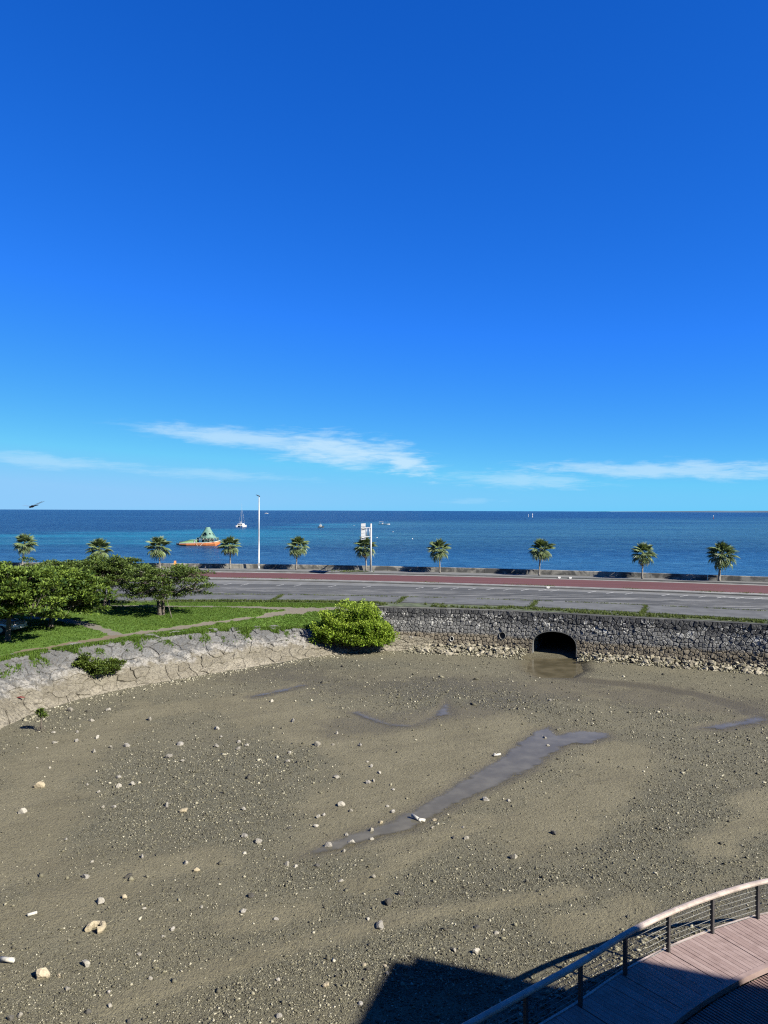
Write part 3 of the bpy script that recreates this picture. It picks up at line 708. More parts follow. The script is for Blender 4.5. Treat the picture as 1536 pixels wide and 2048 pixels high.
def stone_geo(poly, mp, gap, h, rough, rng, rings=((1.0, .45), (.84, 1.0))):
    """a proud, worn stone: side ring, worn face rings and a centre, roughened"""
    q = []
    for i, p in enumerate(poly):
        a = poly[(i+1) % len(poly)]
        if math.hypot(a[0]-p[0], a[1]-p[1]) > 1e-3: q.append(p)
    rad = math.sqrt(parea(poly)/math.pi)+1e-6; P_ = []
    for i, p in enumerate(q):
        a = q[(i+1) % len(q)]; L = math.hypot(a[0]-p[0], a[1]-p[1]); P_.append(p)
        m_ = int(L/(rad*(.75 if rough < 1.2 else .5)))
        for k in range(m_):
            f = (k+1)/(m_+1); hsh = math.sin((p[0]+a[0])*37.1+(p[1]+a[1])*91.7+k*(p[0]-a[0])*(p[1]-a[1])*0)   # same wobble on both sides of a joint
            wob = .085*L*hsh*rough*math.sin(math.pi*f)
            nx_, ny_ = (a[1]-p[1])/L, -(a[0]-p[0])/L
            if (nx_, ny_) < (0, 0): nx_, ny_ = -nx_, -ny_
            P_.append((p[0]+(a[0]-p[0])*f+nx_*wob, p[1]+(a[1]-p[1])*f+ny_*wob))
    q = P_; n_ = len(q)
    if n_ < 3: return None
    cx = sum(p[0] for p in q)/n_; cy = sum(p[1] for p in q)/n_
    k0 = max(0.5, 1-gap*rng.uniform(.4, 2.3)/rad); V = []; tx, ty = rng.uniform(-.3, .3)*h/rad*rough, rng.uniform(-.3, .3)*h/rad*rough
    set_ = rng.uniform(-.5, .6)*h*max(0, rough-.6)
    def put(x, y, o_): V.append(mp(x, y, o_ + set_ + (x-cx)*tx + (y-cy)*ty))
    for p in q: put(cx+(p[0]-cx)*k0, cy+(p[1]-cy)*k0, -0.14)
    for kr, hr in rings:
        for p in q:
            j = k0*kr*rng.uniform(0.95, 1.0); put(cx+(p[0]-cx)*j, cy+(p[1]-cy)*j, h*hr*rng.uniform(.72, 1.2))
    put(cx+rng.uniform(-.2, .2)*rad, cy+rng.uniform(-.2, .2)*rad, h*rng.uniform(0.9, 1.2))
    Fs = []; nr = len(rings)
    for k in range(nr):
        for i in range(n_): Fs.append((k*n_+i, k*n_+(i+1) % n_, (k+1)*n_+(i+1) % n_, (k+1)*n_+i))
    for i in range(n_): Fs.append((nr*n_+i, nr*n_+(i+1) % n_, (nr+1)*n_))
    return V, Fs

# ------------------------------------------------------------------ stone retaining wall with the culvert
arc = [0.0]
for a, b_ in zip(wall_line[:-1], wall_line[1:]): arc.append(arc[-1]+(b_-a).length)
ARC = np.array(arc); WL = arc[-1]
def wpt(s_):
    x = float(np.interp(s_, ARC, WX)); y = float(np.interp(s_, ARC, WY))
    i = int(np.clip(np.searchsorted(ARC, s_)-1, 1, len(WX)-3)); tx, ty = WX[i+1]-WX[i-1], WY[i+1]-WY[i-1]; l = math.hypot(tx, ty)
    return x, y, ty/l, -tx/l         # point and outward (camera-side) normal
BATTER = 0.13
def wall_map(s_, z, o_):
    x, y, nx, ny = wpt(s_); off = o_ + BATTER*(ZR-z); return Vector((x+nx*off, y+ny*off, z))
def s_of_x(x): return float(np.interp(x, WX, ARC))
_ss = np.linspace(0, WL, 4000); _wx, _wy = np.interp(_ss, ARC, WX), np.interp(_ss, ARC, WY)-BATTER*2.3; _px = 768+F*_wx/_wy
def s_of_px(px): return float(np.interp(px, _px[np.argsort(_px)], _ss[np.argsort(_px)]))
sL, sR_ = s_of_px(1069), s_of_px(1157.5)
ac, aw, a_spring, a_top = (sL+sR_)/2, (sR_-sL)/2, 0.72, 1.92
def arch_pts(grow, n=15):
    w = aw+grow; tp = a_top+grow; pts = [(ac-w, -0.5), (ac-w, 0.05), (ac-w, 0.45), (ac-w, 0.8)]
    for i in range(n):
        an = math.pi*(1-i/(n-1)); pts.append((ac+w*math.copysign(abs(math.cos(an))**0.9, math.cos(an)), a_spring+(tp-a_spring)*math.sin(an)**0.88))
    return pts + [(ac+w, 0.8), (ac+w, 0.45), (ac+w, 0.05), (ac+w, -0.5)]
pipes = [(s_of_px(906), at(906, 1281, 64.3).z, 0.19), (s_of_px(1008), at(1008, 1278, 62.5).z, 0.29)]
hole = (s_of_px(1430), at(1430, 1323, 58.2).z, 0.24)
rng = random.Random(11)
seeds = []; cell = 0.345
s0, s1 = s_of_x(-1.2), WL-0.2
r = 0; z = -0.35
while z < ZR-0.12:
    k = 0; s_ = s0 + (0.2 if r % 2 else 0)
    while s_ < s1:
        seeds.append((s_+rng.uniform(-.14, .14), z+rng.uniform(-.115, .115))); s_ += cell*rng.uniform(0.85, 1.25)
    z += cell*0.92; r += 1
A0, A1 = arch_pts(-0.13), arch_pts(0.17)
def near_arch(p): return inside(np.array(p[0]), np.array(p[1]), arch_pts(0.36))
seeds = [p for p in seeds if not near_arch(p) and all(math.hypot(p[0]-a, p[1]-b_) > c_+0.24 for a, b_, c_ in pipes+[hole])]
dead = set()
def dense(poly, step):
    o_ = []
    for a, b_ in zip(poly[:-1], poly[1:]):
        L = math.hypot(b_[0]-a[0], b_[1]-a[1]); m_ = max(1, int(round(L/step)))
        for i in range(m_): o_.append((a[0]+(b_[0]-a[0])*i/m_, a[1]+(b_[1]-a[1])*i/m_))
    return o_ + [poly[-1]]
for p, q in zip(dense(arch_pts(0, 31), 0.34), range(999)):
    i = len(seeds); dxy = Vector((p[0]-ac, max(0, p[1]-0.7))).normalized()
    if p[1] < 0.8: dxy = Vector((1 if p[0] > ac else -1, 0))
    dead.add(i); seeds.append((p[0]-dxy.x*0.16, p[1]-dxy.y*0.16)); seeds.append((p[0]+dxy.x*0.16, p[1]+dxy.y*0.16))
for a, b_, c_ in pipes+[hole]:
    dead.add(len(seeds)); seeds.append((a, b_)); kk = 9 if c_ > 0.2 else 7
    for j in range(kk):
        an = 2*math.pi*j/kk + 0.3; rr = 2*c_*(1.05 if (a, b_, c_) != hole else 0.95); seeds.append((a+rr*math.cos(an), b_+rr*math.sin(an)))
ipoly = arch_pts(-0.06)
polys = voronoi(seeds, (s0-0.3, -0.6, s1+0.3, ZR-0.10))
wall = empty('stone_wall', (wpt(ac)[0], wpt(ac)[1], 0)); tag(wall, 'long dark rubble stone retaining wall with an arched culvert opening', 'stone wall')
WI = Matrix.Translation(-wall.location)
items = []
for i, p in enumerate(polys):
    if i in dead or len(p) < 3: continue
    sx, sz = seeds[i]
    if inside(np.array(sx), np.array(sz), ipoly): continue
    gq = stone_geo(p, wall_map, 0.011, rng.uniform(0.035, 0.085), 1.0, rng)
    if gq is None: continue
    c_ = wall_map(sx, sz, 0); px = 768+c_.x/c_.y*F
    items.append((parea(p)/c_.y**2 if px < 1545 and sz > -0.1 else 0, gq, rng.random()))
items.sort(key=lambda q: -q[0])
V, Fc, TT = [], [], []
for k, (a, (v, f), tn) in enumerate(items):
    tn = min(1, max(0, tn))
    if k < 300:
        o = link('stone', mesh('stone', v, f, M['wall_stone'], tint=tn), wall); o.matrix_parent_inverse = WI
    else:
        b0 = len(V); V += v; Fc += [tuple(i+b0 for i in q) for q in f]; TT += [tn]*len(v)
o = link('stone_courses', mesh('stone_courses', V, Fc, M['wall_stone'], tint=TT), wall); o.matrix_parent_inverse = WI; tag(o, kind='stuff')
# mortar behind the stones, with the culvert mouth left open
V = []; Fc = []
AP = arch_pts(-0.02)
cols = list(np.arange(s0, ac-aw, 0.8)) + [ac-aw]
def sheet(cols_):
    b0 = len(V)
    for s_ in cols_: V.extend([wall_map(s_, -0.6, -0.03), wall_map(s_, ZR-0.1, -0.03)])
    for i in range(len(cols_)-1): Fc.append((b0+2*i, b0+2*i+2, b0+2*i+3, b0+2*i+1))
sheet(cols); sheet([ac+aw] + list(np.arange(ac+aw+0.3, s1, 0.8)))
b0 = len(V); n_ = len(AP)
for p in AP: V.extend([wall_map(p[0], p[1], -0.03), wall_map(p[0], ZR-0.1, -0.03)])
for i in range(n_-1): Fc.append((b0+2*i, b0+2*i+2, b0+2*i+3, b0+2*i+1))
o = link('mortar', mesh('mortar', V, Fc, M['mortar']), wall); o.matrix_parent_inverse = WI
# cement coping
V = []; ss = np.arange(s0, s1+0.3, 0.5)
for s_ in ss:
    for o_, z in ((0.06, ZR-0.10), (0.06, ZR-0.03), (0.05, ZR-0.01), (-0.20, ZR-0.01), (-0.22, ZR-0.10)):
        x, y, nx, ny = wpt(s_); V.append((x+nx*o_, y+ny*o_, z))
Fc = [(i*5+k, (i+1)*5+k, (i+1)*5+k+1, i*5+k+1) for i in range(len(ss)-1) for k in range(4)]
o = link('coping', mesh('coping', V, Fc, M['kerb']), wall); o.matrix_parent_inverse = WI
# barrel of the culvert
V = []; x, y, nx, ny = wpt(ac); AP = arch_pts(0.0, 21)
M['barrel'] = simple('culvert_lining', (0.16, 0.17, 0.18), 0.45, var=0.6, scale=2.2, bump=0.5, bscale=5)
deps = [0.05, -0.4, -2, -5, -9, -14, -20, -26]
for dp in deps:
    for s_, z in AP:
        p0 = wall_map(s_, z, 0.0); V.append((p0.x+nx*(dp), p0.y+ny*dp, z))
n_ = len(AP); Fc = [(j*n_+i, j*n_+i+1, (j+1)*n_+i+1, (j+1)*n_+i) for j in range(len(deps)-1) for i in range(n_-1)] + [tuple((len(deps)-1)*n_+i for i in range(n_))]
o = link('culvert_barrel', mesh('culvert_barrel', V, Fc, M['barrel'], smooth=False), wall); o.matrix_parent_inverse = WI
# arch rim
V = []; Fc = []
R0, R1 = arch_pts(-0.025, 21), arch_pts(0.02, 21)
for a, b_ in zip(R0, R1): V.extend([wall_map(a[0], a[1], 0.07), wall_map(b_[0], b_[1], 0.07), wall_map(a[0], a[1], -0.35), wall_map(b_[0], b_[1], -0.2)])
for i in range(n_-1):
    q, w = 4*i, 4*i+4; Fc += [(q, w, w+1, q+1), (q+2, w+2, w, q), (q+1, w+1, w+3, q+3)]
o = link('arch_rim', mesh('arch_rim', V, Fc, M['walk']), wall); o.matrix_parent_inverse = WI
# weep pipes
for a, b_, c_ in pipes:
    V = []; Fc = []; n_ = 16
    ri = .78 if c_ < .25 else .9
    for rr, o_ in ((c_*ri, -0.6), (c_*ri, 0.12), (c_, 0.12), (c_, -0.1)):
        for j in range(n_): V.append(wall_map(a+rr*math.cos(2*math.pi*j/n_), b_+rr*math.sin(2*math.pi*j/n_)*1.12, o_))
    Fc = [(k*n_+j, k*n_+(j+1) % n_, (k+1)*n_+(j+1) % n_, (k+1)*n_+j) for k in range(3) for j in range(n_)]
    o = link('drain_pipe', mesh('drain_pipe', V, Fc, M['pvc'] if c_ < .25 else M['kerb'], smooth=True), wall); o.matrix_parent_inverse = WI
    o2 = link('pipe_shade_disc', mesh('pipe_shade_disc', [wall_map(a+c_*.77*math.cos(2*math.pi*j/n_), b_+c_*.86*math.sin(2*math.pi*j/n_), -0.3) for j in range(n_)], [tuple(range(n_))], M['rubber']), o); o2.matrix_parent_inverse = WI  # black disc put in for the shade inside the pipe

# ------------------------------------------------------------------ sloping stone revetment
RB = [(-23.5, 28.0), (-22.0, 34.0), (-20.9, 40.0)] + [tuple(U(x, y, 0).xy) for x, y in ((80, 1425), (200, 1390), (320, 1366), (400, 1352), (500, 1336), (640, 1314), (740, 1305))] + [(4.6, 65.0)]
RT = [(-28.5, 29.0, 2.8), (-26.5, 35.0, 2.8), (-24.6, 41.5, 2.8)] + [tuple(U(x, y, z)) for x, y, z in ((22, 1313, 2.8), (170, 1290, 2.75), (300, 1274, 2.6), (390, 1264, 2.5), (490, 1258, 2.3), (620, 1256, 1.9), (730, 1262, 1.55))] + [(4.9, 65.6, 0.75)]
B3 = smooth_poly([Vector((x, y, -0.18)) for x, y in RB], 240); T3 = smooth_poly([Vector(p) for p in RT], 240)
mid = [(a+b_)/2 for a, b_ in zip(B3, T3)]; al = [0.0]
for a, b_ in zip(mid[:-1], mid[1:]): al.append(al[-1]+(b_-a).length)
AL = np.array(al); RL = al[-1]
BA, TA = np.array([tuple(p) for p in B3]), np.array([tuple(p) for p in T3])
RW = 4.4
def rev_map(s_, w, o_):
    i = np.interp(s_, AL, np.arange(240)); k = int(min(i, 238)); f = i-k
    b_ = Vector(BA[k]*(1-f)+BA[k+1]*f); t_ = Vector(TA[k]*(1-f)+TA[k+1]*f)
    j0, j1 = max(0, k-2), min(239, k+3); tg = Vector(BA[j1]-BA[j0]).normalized(); n_ = tg.cross(t_-b_).normalized()
    if n_.z < 0: n_ = -n_
    return b_ + (t_-b_)*(w/RW) + n_*o_
seeds = []; w = 0.1; r = 0; ANI = 0.66
while w < RW+0.2:
    s_ = 0.0 + (0.5 if r % 2 else 0)
    cs = 0.78
    while s_ < RL:
        seeds.append(((s_+rng.uniform(-.36, .36))*ANI, w+rng.uniform(-.24, .24))); s_ += cs*rng.uniform(1.0, 1.6)
    w += 0.56; r += 1
seeds = [q for q in seeds if rng.random() > 0.16]
polys = voronoi(seeds, (-0.5*ANI, -0.25, (RL-0.1)*ANI, RW+0.15))
polys = [[(x/ANI, y) for x, y in p] for p in polys]; seeds = [(x/ANI, y) for x, y in seeds]
rev = empty('stone_revetment', (RB[5][0], RB[5][1], 0)); tag(rev, 'curving sloped bank of fitted pale and grey limestone below the lawn', 'revetment')
VI = Matrix.Translation(-rev.location)
items = []
for sd_, p in zip(seeds, polys):
    if len(p) < 3 or parea(p) < 0.02: continue
    c_ = rev_map(sd_[0], min(sd_[1], RW), 0); px = 768+c_.x/c_.y*F
    if sd_[1] > 3.6 and rng.random() < 0.22: continue      # turf has taken over here
    gq = stone_geo(p, rev_map, 0.011, rng.uniform(0.04, 0.10), 1.5, rng, ((1.0, .45), (.93, .85), (.6, 1.0), (.3, 1.05)))
    if gq: items.append((parea(p)/c_.y**2 if -40 < px < 1540 else 0, gq, rng.random()))
items.sort(key=lambda q: -q[0]); V, Fc, TT = [], [], []
for k, (a, (v, f), tn) in enumerate(items):
    if k < 300:
        o = link('stone', mesh('stone', v, f, M['rev_stone'], tint=tn), rev); o.matrix_parent_inverse = VI
    else:
        b0 = len(V); V += v; Fc += [tuple(i+b0 for i in q) for q in f]; TT += [tn]*len(v)
if V:
    o = link('stone_courses', mesh('stone_courses', V, Fc, M['rev_stone'], tint=TT), rev); o.matrix_parent_inverse = VI; tag(o, kind='stuff')
V = []; Fc = []
for i in range(0, 240, 3):
    for j in range(5): V.append(rev_map(AL[i], RW*j/4, 0.0))
nn = len(V)//5
Fc = [(i*5+j, (i+1)*5+j, (i+1)*5+j+1, i*5+j+1) for i in range(nn-1) for j in range(4)]
o = link('joint_bed', mesh('joint_bed', V, Fc, M['rev_stone'], tint=0.0), rev); o.matrix_parent_inverse = VI

# ------------------------------------------------------------------ lawn
NU, NV = 250, 110
TX = smooth_poly([Vector(p) for p in RT[1:-1]] + [Vector((1.6, 66.9, 2.0))], NU)
farx = np.linspace(-62, -0.2, NU)**1.0
LX = np.zeros((NV, NU)); LY = LX.copy(); LZ = LX.copy()
for i in range(NU):
    a = TX[i]; fx = -62+61.8*(i/(NU-1))**0.8; fy = float(E_slab1(fx))-0.4
    for j in range(NV):
        v = j/(NV-1)
        LX[j, i] = a.x*(1-v)+fx*v; LY[j, i] = a.y*(1-v)+fy*v
        LZ[j, i] = a.z + (ZR-0.05-a.z)*min(1, 1-(1-v)**3.3)
LZ += 0.05*(fbm(LX*0.5, LY*0.5)-0.5); LZ[0] -= 0.05
def lawn_z(x, y):
    k = np.argmin((LX-x)**2+(LY-y)**2); return float(LZ.ravel()[k])
LPX, LPY = 768+F*LX/LY, None
LPY = yh(LPX) + (CAM_H-LZ)*F/LY
def lawn_at(px, py):
    k = np.argmin((LPX-px)**2+((LPY-py)*2.5)**2); return Vector((LX.ravel()[k], LY.ravel()[k], 0))
LP = [([lawn_at(x, y) for x, y in ((0, 1314), (60, 1302), (120, 1291), (180, 1282), (240, 1271))], 0.46, 1.0),
      ([lawn_at(x, y) for x, y in ((240, 1271), (300, 1263), (360, 1255), (430, 1245), (500, 1236), (560, 1227))], 0.31, 0.45),
      ([lawn_at(x, y) for x, y in ((540, 1230), (580, 1224), (620, 1220), (690, 1218))], 0.42, 0.4),
      ([lawn_at(x, y) for x, y in ((60, 1235), (130, 1240), (170, 1247), (205, 1257), (235, 1268))], 0.5, 0.1),
      ([lawn_at(x, y) for x, y in ((100, 1210), (230, 1211.5), (400, 1213), (540, 1215), (690, 1218))], 0.36, 0.3)]
pathm = np.zeros(LX.shape); dirt = np.zeros(LX.shape)
for pl, w, dk in LP:
    d, _ = dist_poly(LX, LY, pl); d = d + 0.75*(fbm(LX*0.9, LY*0.9)-0.5) + 0.5*(fbm(LX*3.1+8, LY*3.1)-0.5); m_ = sstep(d, w*1.5, w*0.45); dirt = np.where(m_ > pathm, dk, dirt); pathm = np.maximum(pathm, m_)
LZ = LZ - 0.03*pathm
idx = np.arange(LX.size).reshape(LX.shape)
T = np.stack([idx[:-1, :-1], idx[:-1, 1:], idx[1:, 1:], idx[1:, :-1]], -1).reshape(-1, 4)
tag(link('lawn', fastmesh('lawn', np.stack([LX, LY, LZ], -1), T, M['lawn'], True, path=pathm.ravel(), dirt=dirt.ravel())), kind='structure')

def blades(name, pts, hmin, hmax, wid, mat, per=3, lean=0.5, kind='stuff', label=None, cat=None):
    pts = np.repeat(np.asarray(pts), per, 0); n_ = len(pts)
    pts = pts + np.stack([RNG.normal(0, .05, n_), RNG.normal(0, .05, n_), np.zeros(n_)], 1)
    an = RNG.uniform(0, 2*np.pi, n_); h = RNG.uniform(hmin, hmax, n_); le = RNG.uniform(0, lean, n_)*h; a2 = RNG.uniform(0, 2*np.pi, n_)
    side = np.stack([np.cos(an), np.sin(an), np.zeros(n_)], 1)*wid*RNG.uniform(.7, 1.3, n_)[:, None]
    tip = pts + np.stack([np.cos(a2)*le, np.sin(a2)*le, h], 1)
    V = np.stack([pts-side, pts+side, tip], 1).reshape(-1, 3); T = np.arange(n_*3).reshape(-1, 3)
    tn = np.repeat(np.clip(0.5*RNG.random(n_)+0.6*(fbm(pts[:, 0]*0.6, pts[:, 1]*0.6)-0.25), 0, 1), 3)
    o = link(name, fastmesh(name, V, T, M[mat], tint=tn)); tag(o, label, cat, kind=kind); return o
# short turf
ii = RNG.integers(0, NU-1, 60000); jj = (RNG.random(60000)**1.25*(NV-1)).astype(int)
fi, fj = RNG.random(60000), RNG.random(60000)
def bil(A): return (A[jj, ii]*(1-fi)+A[jj, ii+1]*fi)*(1-fj)+(A[np.minimum(jj+1, NV-1), ii]*(1-fi)+A[np.minimum(jj+1, NV-1), ii+1]*fi)*fj
px_, py_, pz_, pp = bil(LX), bil(LY), bil(LZ), bil(pathm)
ok = (pp + 0.35*(fbm(px_*2, py_*2)-0.5) < 0.42) & (px_/py_ > -0.56)
blades('grass', np.stack([px_, py_, pz_], 1)[ok], 0.03, 0.085, 0.03, 'grass', per=4, label='short green grass growing over the park lawn', cat='grass')
# turf creeping over the upper stones of the revetment
pts = []
for k in range(15000):
    s_ = random.uniform(0, RL*0.86); w = RW*(1.03-abs(random.gauss(0, 0.13)))
    p = rev_map(s_, min(w, RW), 0.03)
    if fbm(np.array(p.x*0.9), np.array(p.y*0.9)) > 0.53-0.25*(w > RW*0.95): pts.append(tuple(p))
blades('bank_grass', pts, 0.06, 0.2, 0.035, 'grass', per=4, label='grass tufts creeping over the upper edge of the stone bank', cat='grass')
# rough verge along the wall top, weeds in slab joints and along kerbs
pts = []
for k in range(3800):
    x = random.uniform(-45, 44)
    y0 = float(wall_y(x))+0.28 if x > -0.4 else float(E_slab1(x))-1.1
    y1 = float(E_slab1(x))-0.05
    f = random.random(); d_ = fbm(np.array(x*0.35), np.array(f*1.5))
    if d_ > 0.40: pts.append((x, y0+(y1-y0)*f*random.uniform(.6, 1), ZR+0.0))
blades('verge_grass', pts, 0.07, 0.24, 0.035, 'verge', per=7, lean=0.7, label='rough green grass strip along the top of the stone wall', cat='grass')
pts = []
for j in joints[1:-1]:
    for k in range(150):
        f = random.random(); y0, y1 = float(E_slab0(j)), float(E_slab1(j)); pts.append((j+skew_at(j)*f+random.gauss(0, .14), y0+(y1-y0)*f-skew_at(j)*f*float(E_slab0(j-.5)-E_slab0(j+.5))*.5, ZR+0.02))
for k in range(1500):
    x = random.uniform(-45, 44)
    if fbm(np.array(x*0.5), np.array(7.7)) > 0.36: pts.append((x, float(E_slab0(x))+random.gauss(0.06, .09), ZR+0.01))
blades('joint_weeds', pts, 0.05, 0.2, 0.03, 'verge', per=5, lean=0.8, label='yellow green weeds growing in the joints of the concrete apron', cat='weeds')
pts = []
for c0, wdt, cnt in ((-30, 5, 160), (-17, 3, 90), (-12.5, 1.2, 60), (-8.5, 2, 50), (5.3, 1.3, 60), (16.8, 3.0, 110), (18.6, .5, 50), (27.0, 1.0, 60), (34.0, 1.4, 90), (37.5, 1.5, 60)):
    for k in range(cnt):
        x = random.gauss(c0, wdt/2); pts.append((x, float(E_red1(x))+random.gauss(-0.1, .35), ZR+0.02))
for k in range(120):
    x = random.gauss(-5.0, 1.6); pts.append((x, float(E_kerb(x))+random.gauss(1.2, .5), ZR+0.16))
blades('kerb_weeds', pts, 0.06, 0.26, 0.035, 'verge', per=5, lean=0.9, label='straggling weeds along the kerb beside the red road', cat='weeds')

# ================================================================== things
def leaf_cloud(name, base, dirs, L, Wd, mat, parent, tint, fold=0.18, kind='stuff'):
    """many folded diamond leaves in one mesh; base (n,3), dirs (n,3) unit"""
    n_ = len(base); up = np.tile([0, 0, 1.0], (n_, 1)) + RNG.normal(0, .35, (n_, 3))
    side = np.cross(dirs, up); side /= np.linalg.norm(side, axis=1)[:, None]+1e-9
    nr = np.cross(side, dirs); L = np.asarray(L)[:, None]; Wd = np.asarray(Wd)[:, None]
    V = np.stack([base, base+dirs*L*.55+side*Wd*.5+nr*Wd*fold, base+dirs*L-np.array([0, 0, 1.0])*L*.12, base+dirs*L*.55-side*Wd*.5+nr*Wd*fold], 1).reshape(-1, 3)
    q = np.arange(n_)[:, None]*4; T = np.concatenate([q+[0, 1, 2], q+[0, 2, 3]], 1).reshape(-1, 3)
    o = link(name, fastmesh(name, V, T, M[mat], tint=np.repeat(tint, 4)), parent); tag(o, kind=kind); return o
def unit(v): return v/(np.linalg.norm(v, axis=1)[:, None]+1e-9)
def clumps_to_leaves(C, rad, per, L, W, name, mat, parent, updir=0.35, iso=False):
    n_ = len(C); idx_ = np.repeat(np.arange(n_), per); m_ = len(idx_)
    off = unit(RNG.normal(0, 1, (m_, 3))); off[:, 2] = off[:, 2] if iso else np.abs(off[:, 2])*0.75-0.12
    rr = RNG.random(m_)**0.45; rad = np.broadcast_to(rad, n_)[idx_]
    base = C[idx_] + off*(rr*rad)[:, None]*np.array([1, 1, 1.0 if iso else .62])
    d = unit(off + RNG.normal(0, .45, (m_, 3)) + np.array([0, 0, updir]))
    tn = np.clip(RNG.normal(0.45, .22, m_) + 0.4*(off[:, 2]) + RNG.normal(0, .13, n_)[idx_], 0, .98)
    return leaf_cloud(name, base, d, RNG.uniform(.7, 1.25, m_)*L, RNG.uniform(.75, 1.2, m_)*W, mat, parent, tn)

# ------------------------------------------------------------------ fan palms
def frond_mesh(nseg, plen, blen, droop, mat, rng_):
    V, Fs, tn = [], [], []
    w0 = 0.018
    def P3(r_): return Vector((r_, 0, 0.05*math.sin(r_/plen*1.5)))
    k = 4
    for i in range(k+1):
        p = P3(plen*i/k); w = w0*(1-.4*i/k); V += [p+Vector((0, w, 0)), p+Vector((0, -w, 0)), p+Vector((0, 0, -w*1.4))]; tn += [0.7]*3
    for i in range(k):
        for j in range(3): a, b_ = i*3+j, i*3+(j+1) % 3; Fs.append((a, b_, b_+3, a+3))
    hub = P3(plen)
    for i in range(nseg):
        an = R(-118+236*i/(nseg-1)) + rng_.uniform(-.03, .03); L = blen*(0.72+0.28*math.cos(an*0.8))*rng_.uniform(.9, 1.06)
        d = Vector((math.cos(an), math.sin(an), 0)); sd = Vector((-d.y, d.x, 0)); wm = 0.048*blen/0.75; b0 = len(V)
        z = lambda f: -droop*(f**2.2)*L + 0.10*L*abs(math.sin(an))*f
        fold = 0.045
        V += [hub, hub+d*L*.55+sd*wm+Vector((0, 0, z(.55)-fold)), hub+d*L*.58+Vector((0, 0, z(.58)+.012)), hub+d*L*.55-sd*wm+Vector((0, 0, z(.55)-fold)),
              hub+d*L*(1-.12*droop)+Vector((0, 0, z(1.0)))]
        t_ = rng_.uniform(.25, .8); tn += [t_, t_*.7, t_, t_*.9, min(1, t_+.2)]
        Fs += [(b0, b0+1, b0+2), (b0, b0+2, b0+3), (b0+1, b0+4, b0+2), (b0+2, b0+4, b0+3)]
    return mesh('frond', V, Fs, mat, tint=tn)
rp = random.Random(5)
FR_UP = [frond_mesh(17, 0.62, 0.82, 0.18, M['frond'], rp) for _ in range(2)]
FR_MID = [frond_mesh(17, 0.72, 0.86, 0.42, M['frond'], rp) for _ in range(3)]
FR_LOW = [frond_mesh(13, 0.74, 0.80, 0.62, M['frond'], rp) for _ in range(3)]
FR_DRY = frond_mesh(13, 0.66, 0.72, 1.0, M['frond_dry'], rp)
#           x   base y  top y  crown half width px, lean, extra label
PALMS = [(45, None, 1069, 24, 'fan palm rising behind the broad leafy trees at the parked car'),
         (196, None, 1080, 23, 'fan palm almost hidden to its crown by the treetops'),
         (320, None, 1075, 24, 'fan palm beside the orange traffic barrier on the sidewalk'),
         (460, 1138, 1074, 22, 'fan palm between the orange barge and the tall street lamp'),
         (593, 1140, 1075, 22, 'fan palm with one dark frond hanging down, beside the street lamp'),
         (733, 1141, 1077, 22, 'fan palm partly hidden by the white road sign post'),
         (880, 1145.5, 1081, 22, 'fan palm with a drooping right side, next after the road sign'),
         (1079, 1151, 1080, 25, 'fan palm in line with the culvert mouth below'),
         (1285, 1157.5, 1087, 25, 'fan palm leaning slightly, between two others right of the culvert'),
         (1439, 1162, 1088, 27, 'broadest fan palm with the thickest trunk along the sea parapet')]
for n_p, (px, by, ty, hw, lab) in enumerate(PALMS):
    if by is None:
        xr = (px-768)/F; Y = 105.0
        for _ in range(20): Y = float(palm_line(xr*Y))
        base = Vector((xr*Y, Y, ZR+0.16))
    else: base = U(px + (1 if n_p == 3 else 0), by, ZR+0.16)
    Y = base.y; top = at(px, ty, Y).z; rad = hw/F*Y; hc = top - base.z - rad*0.80
    t_ = tag(empty('fan_palm', base, 0), lab, 'palm tree', 'fan palms along the sea parapet')
    rr = random.Random(n_p*13+2)
    lean = Vector((rr.uniform(-.3, .3), rr.uniform(-.15, .15), 0)); tr = 0.105 if n_p < 9 else 0.15
    mb = MB(); pts, rads = [], []
    for i in range(13):
        f = i/12; pts.append(Vector((lean.x*f*f, lean.y*f*f, f*hc-0.03))); rads.append(tr*(1.5-1.2*min(1, f*6) + .3*min(1, f*6)*1.0 if f < .16 else (1.0-.22*f)) * (1.03 if i % 2 else 0.98))
    mb.tube(pts, rads, 10); mb.build('trunk', M['palm_bark'], t_, True)
    mb = MB(); mb.tube([Vector((lean.x, lean.y, hc-0.25)), Vector((lean.x, lean.y, hc-.05)), Vector((lean.x, lean.y, hc+0.2))], [tr*.95, tr*1.5, tr*.6], 8); mb.build('crown_shaft', M['bark'], t_)
    sc = rad/1.32*rr.uniform(.95, 1.06); nf = rr.choice((36, 39, 42))
    for k in range(nf):
        f = (k+0.5)/nf; elv = 86-140*f**0.95 + rr.uniform(-12, 12); a = k*2.39996+rr.uniform(-.25, .25)
        me = rr.choice(FR_UP) if elv > 40 else (rr.choice(FR_MID) if elv > -8 else rr.choice(FR_LOW))
        if k >= nf-3 and rr.random() < .7: me = FR_DRY
        o = link('frond', me, t_); o.location = (lean.x, lean.y, hc+0.12*(1-2*f))
        o.rotation_euler = (rr.uniform(-.35, .35), -R(elv), a); q = sc*rr.uniform(.88, 1.1)*(0.9 if elv > 50 else 1); o.scale = (q, q, q)
    if n_p == 4:
        o = link('frond', FR_DRY, t_); o.location = (lean.x, lean.y, hc-.1); o.rotation_euler = (0, R(72), R(200)); o.scale = (sc,)*3

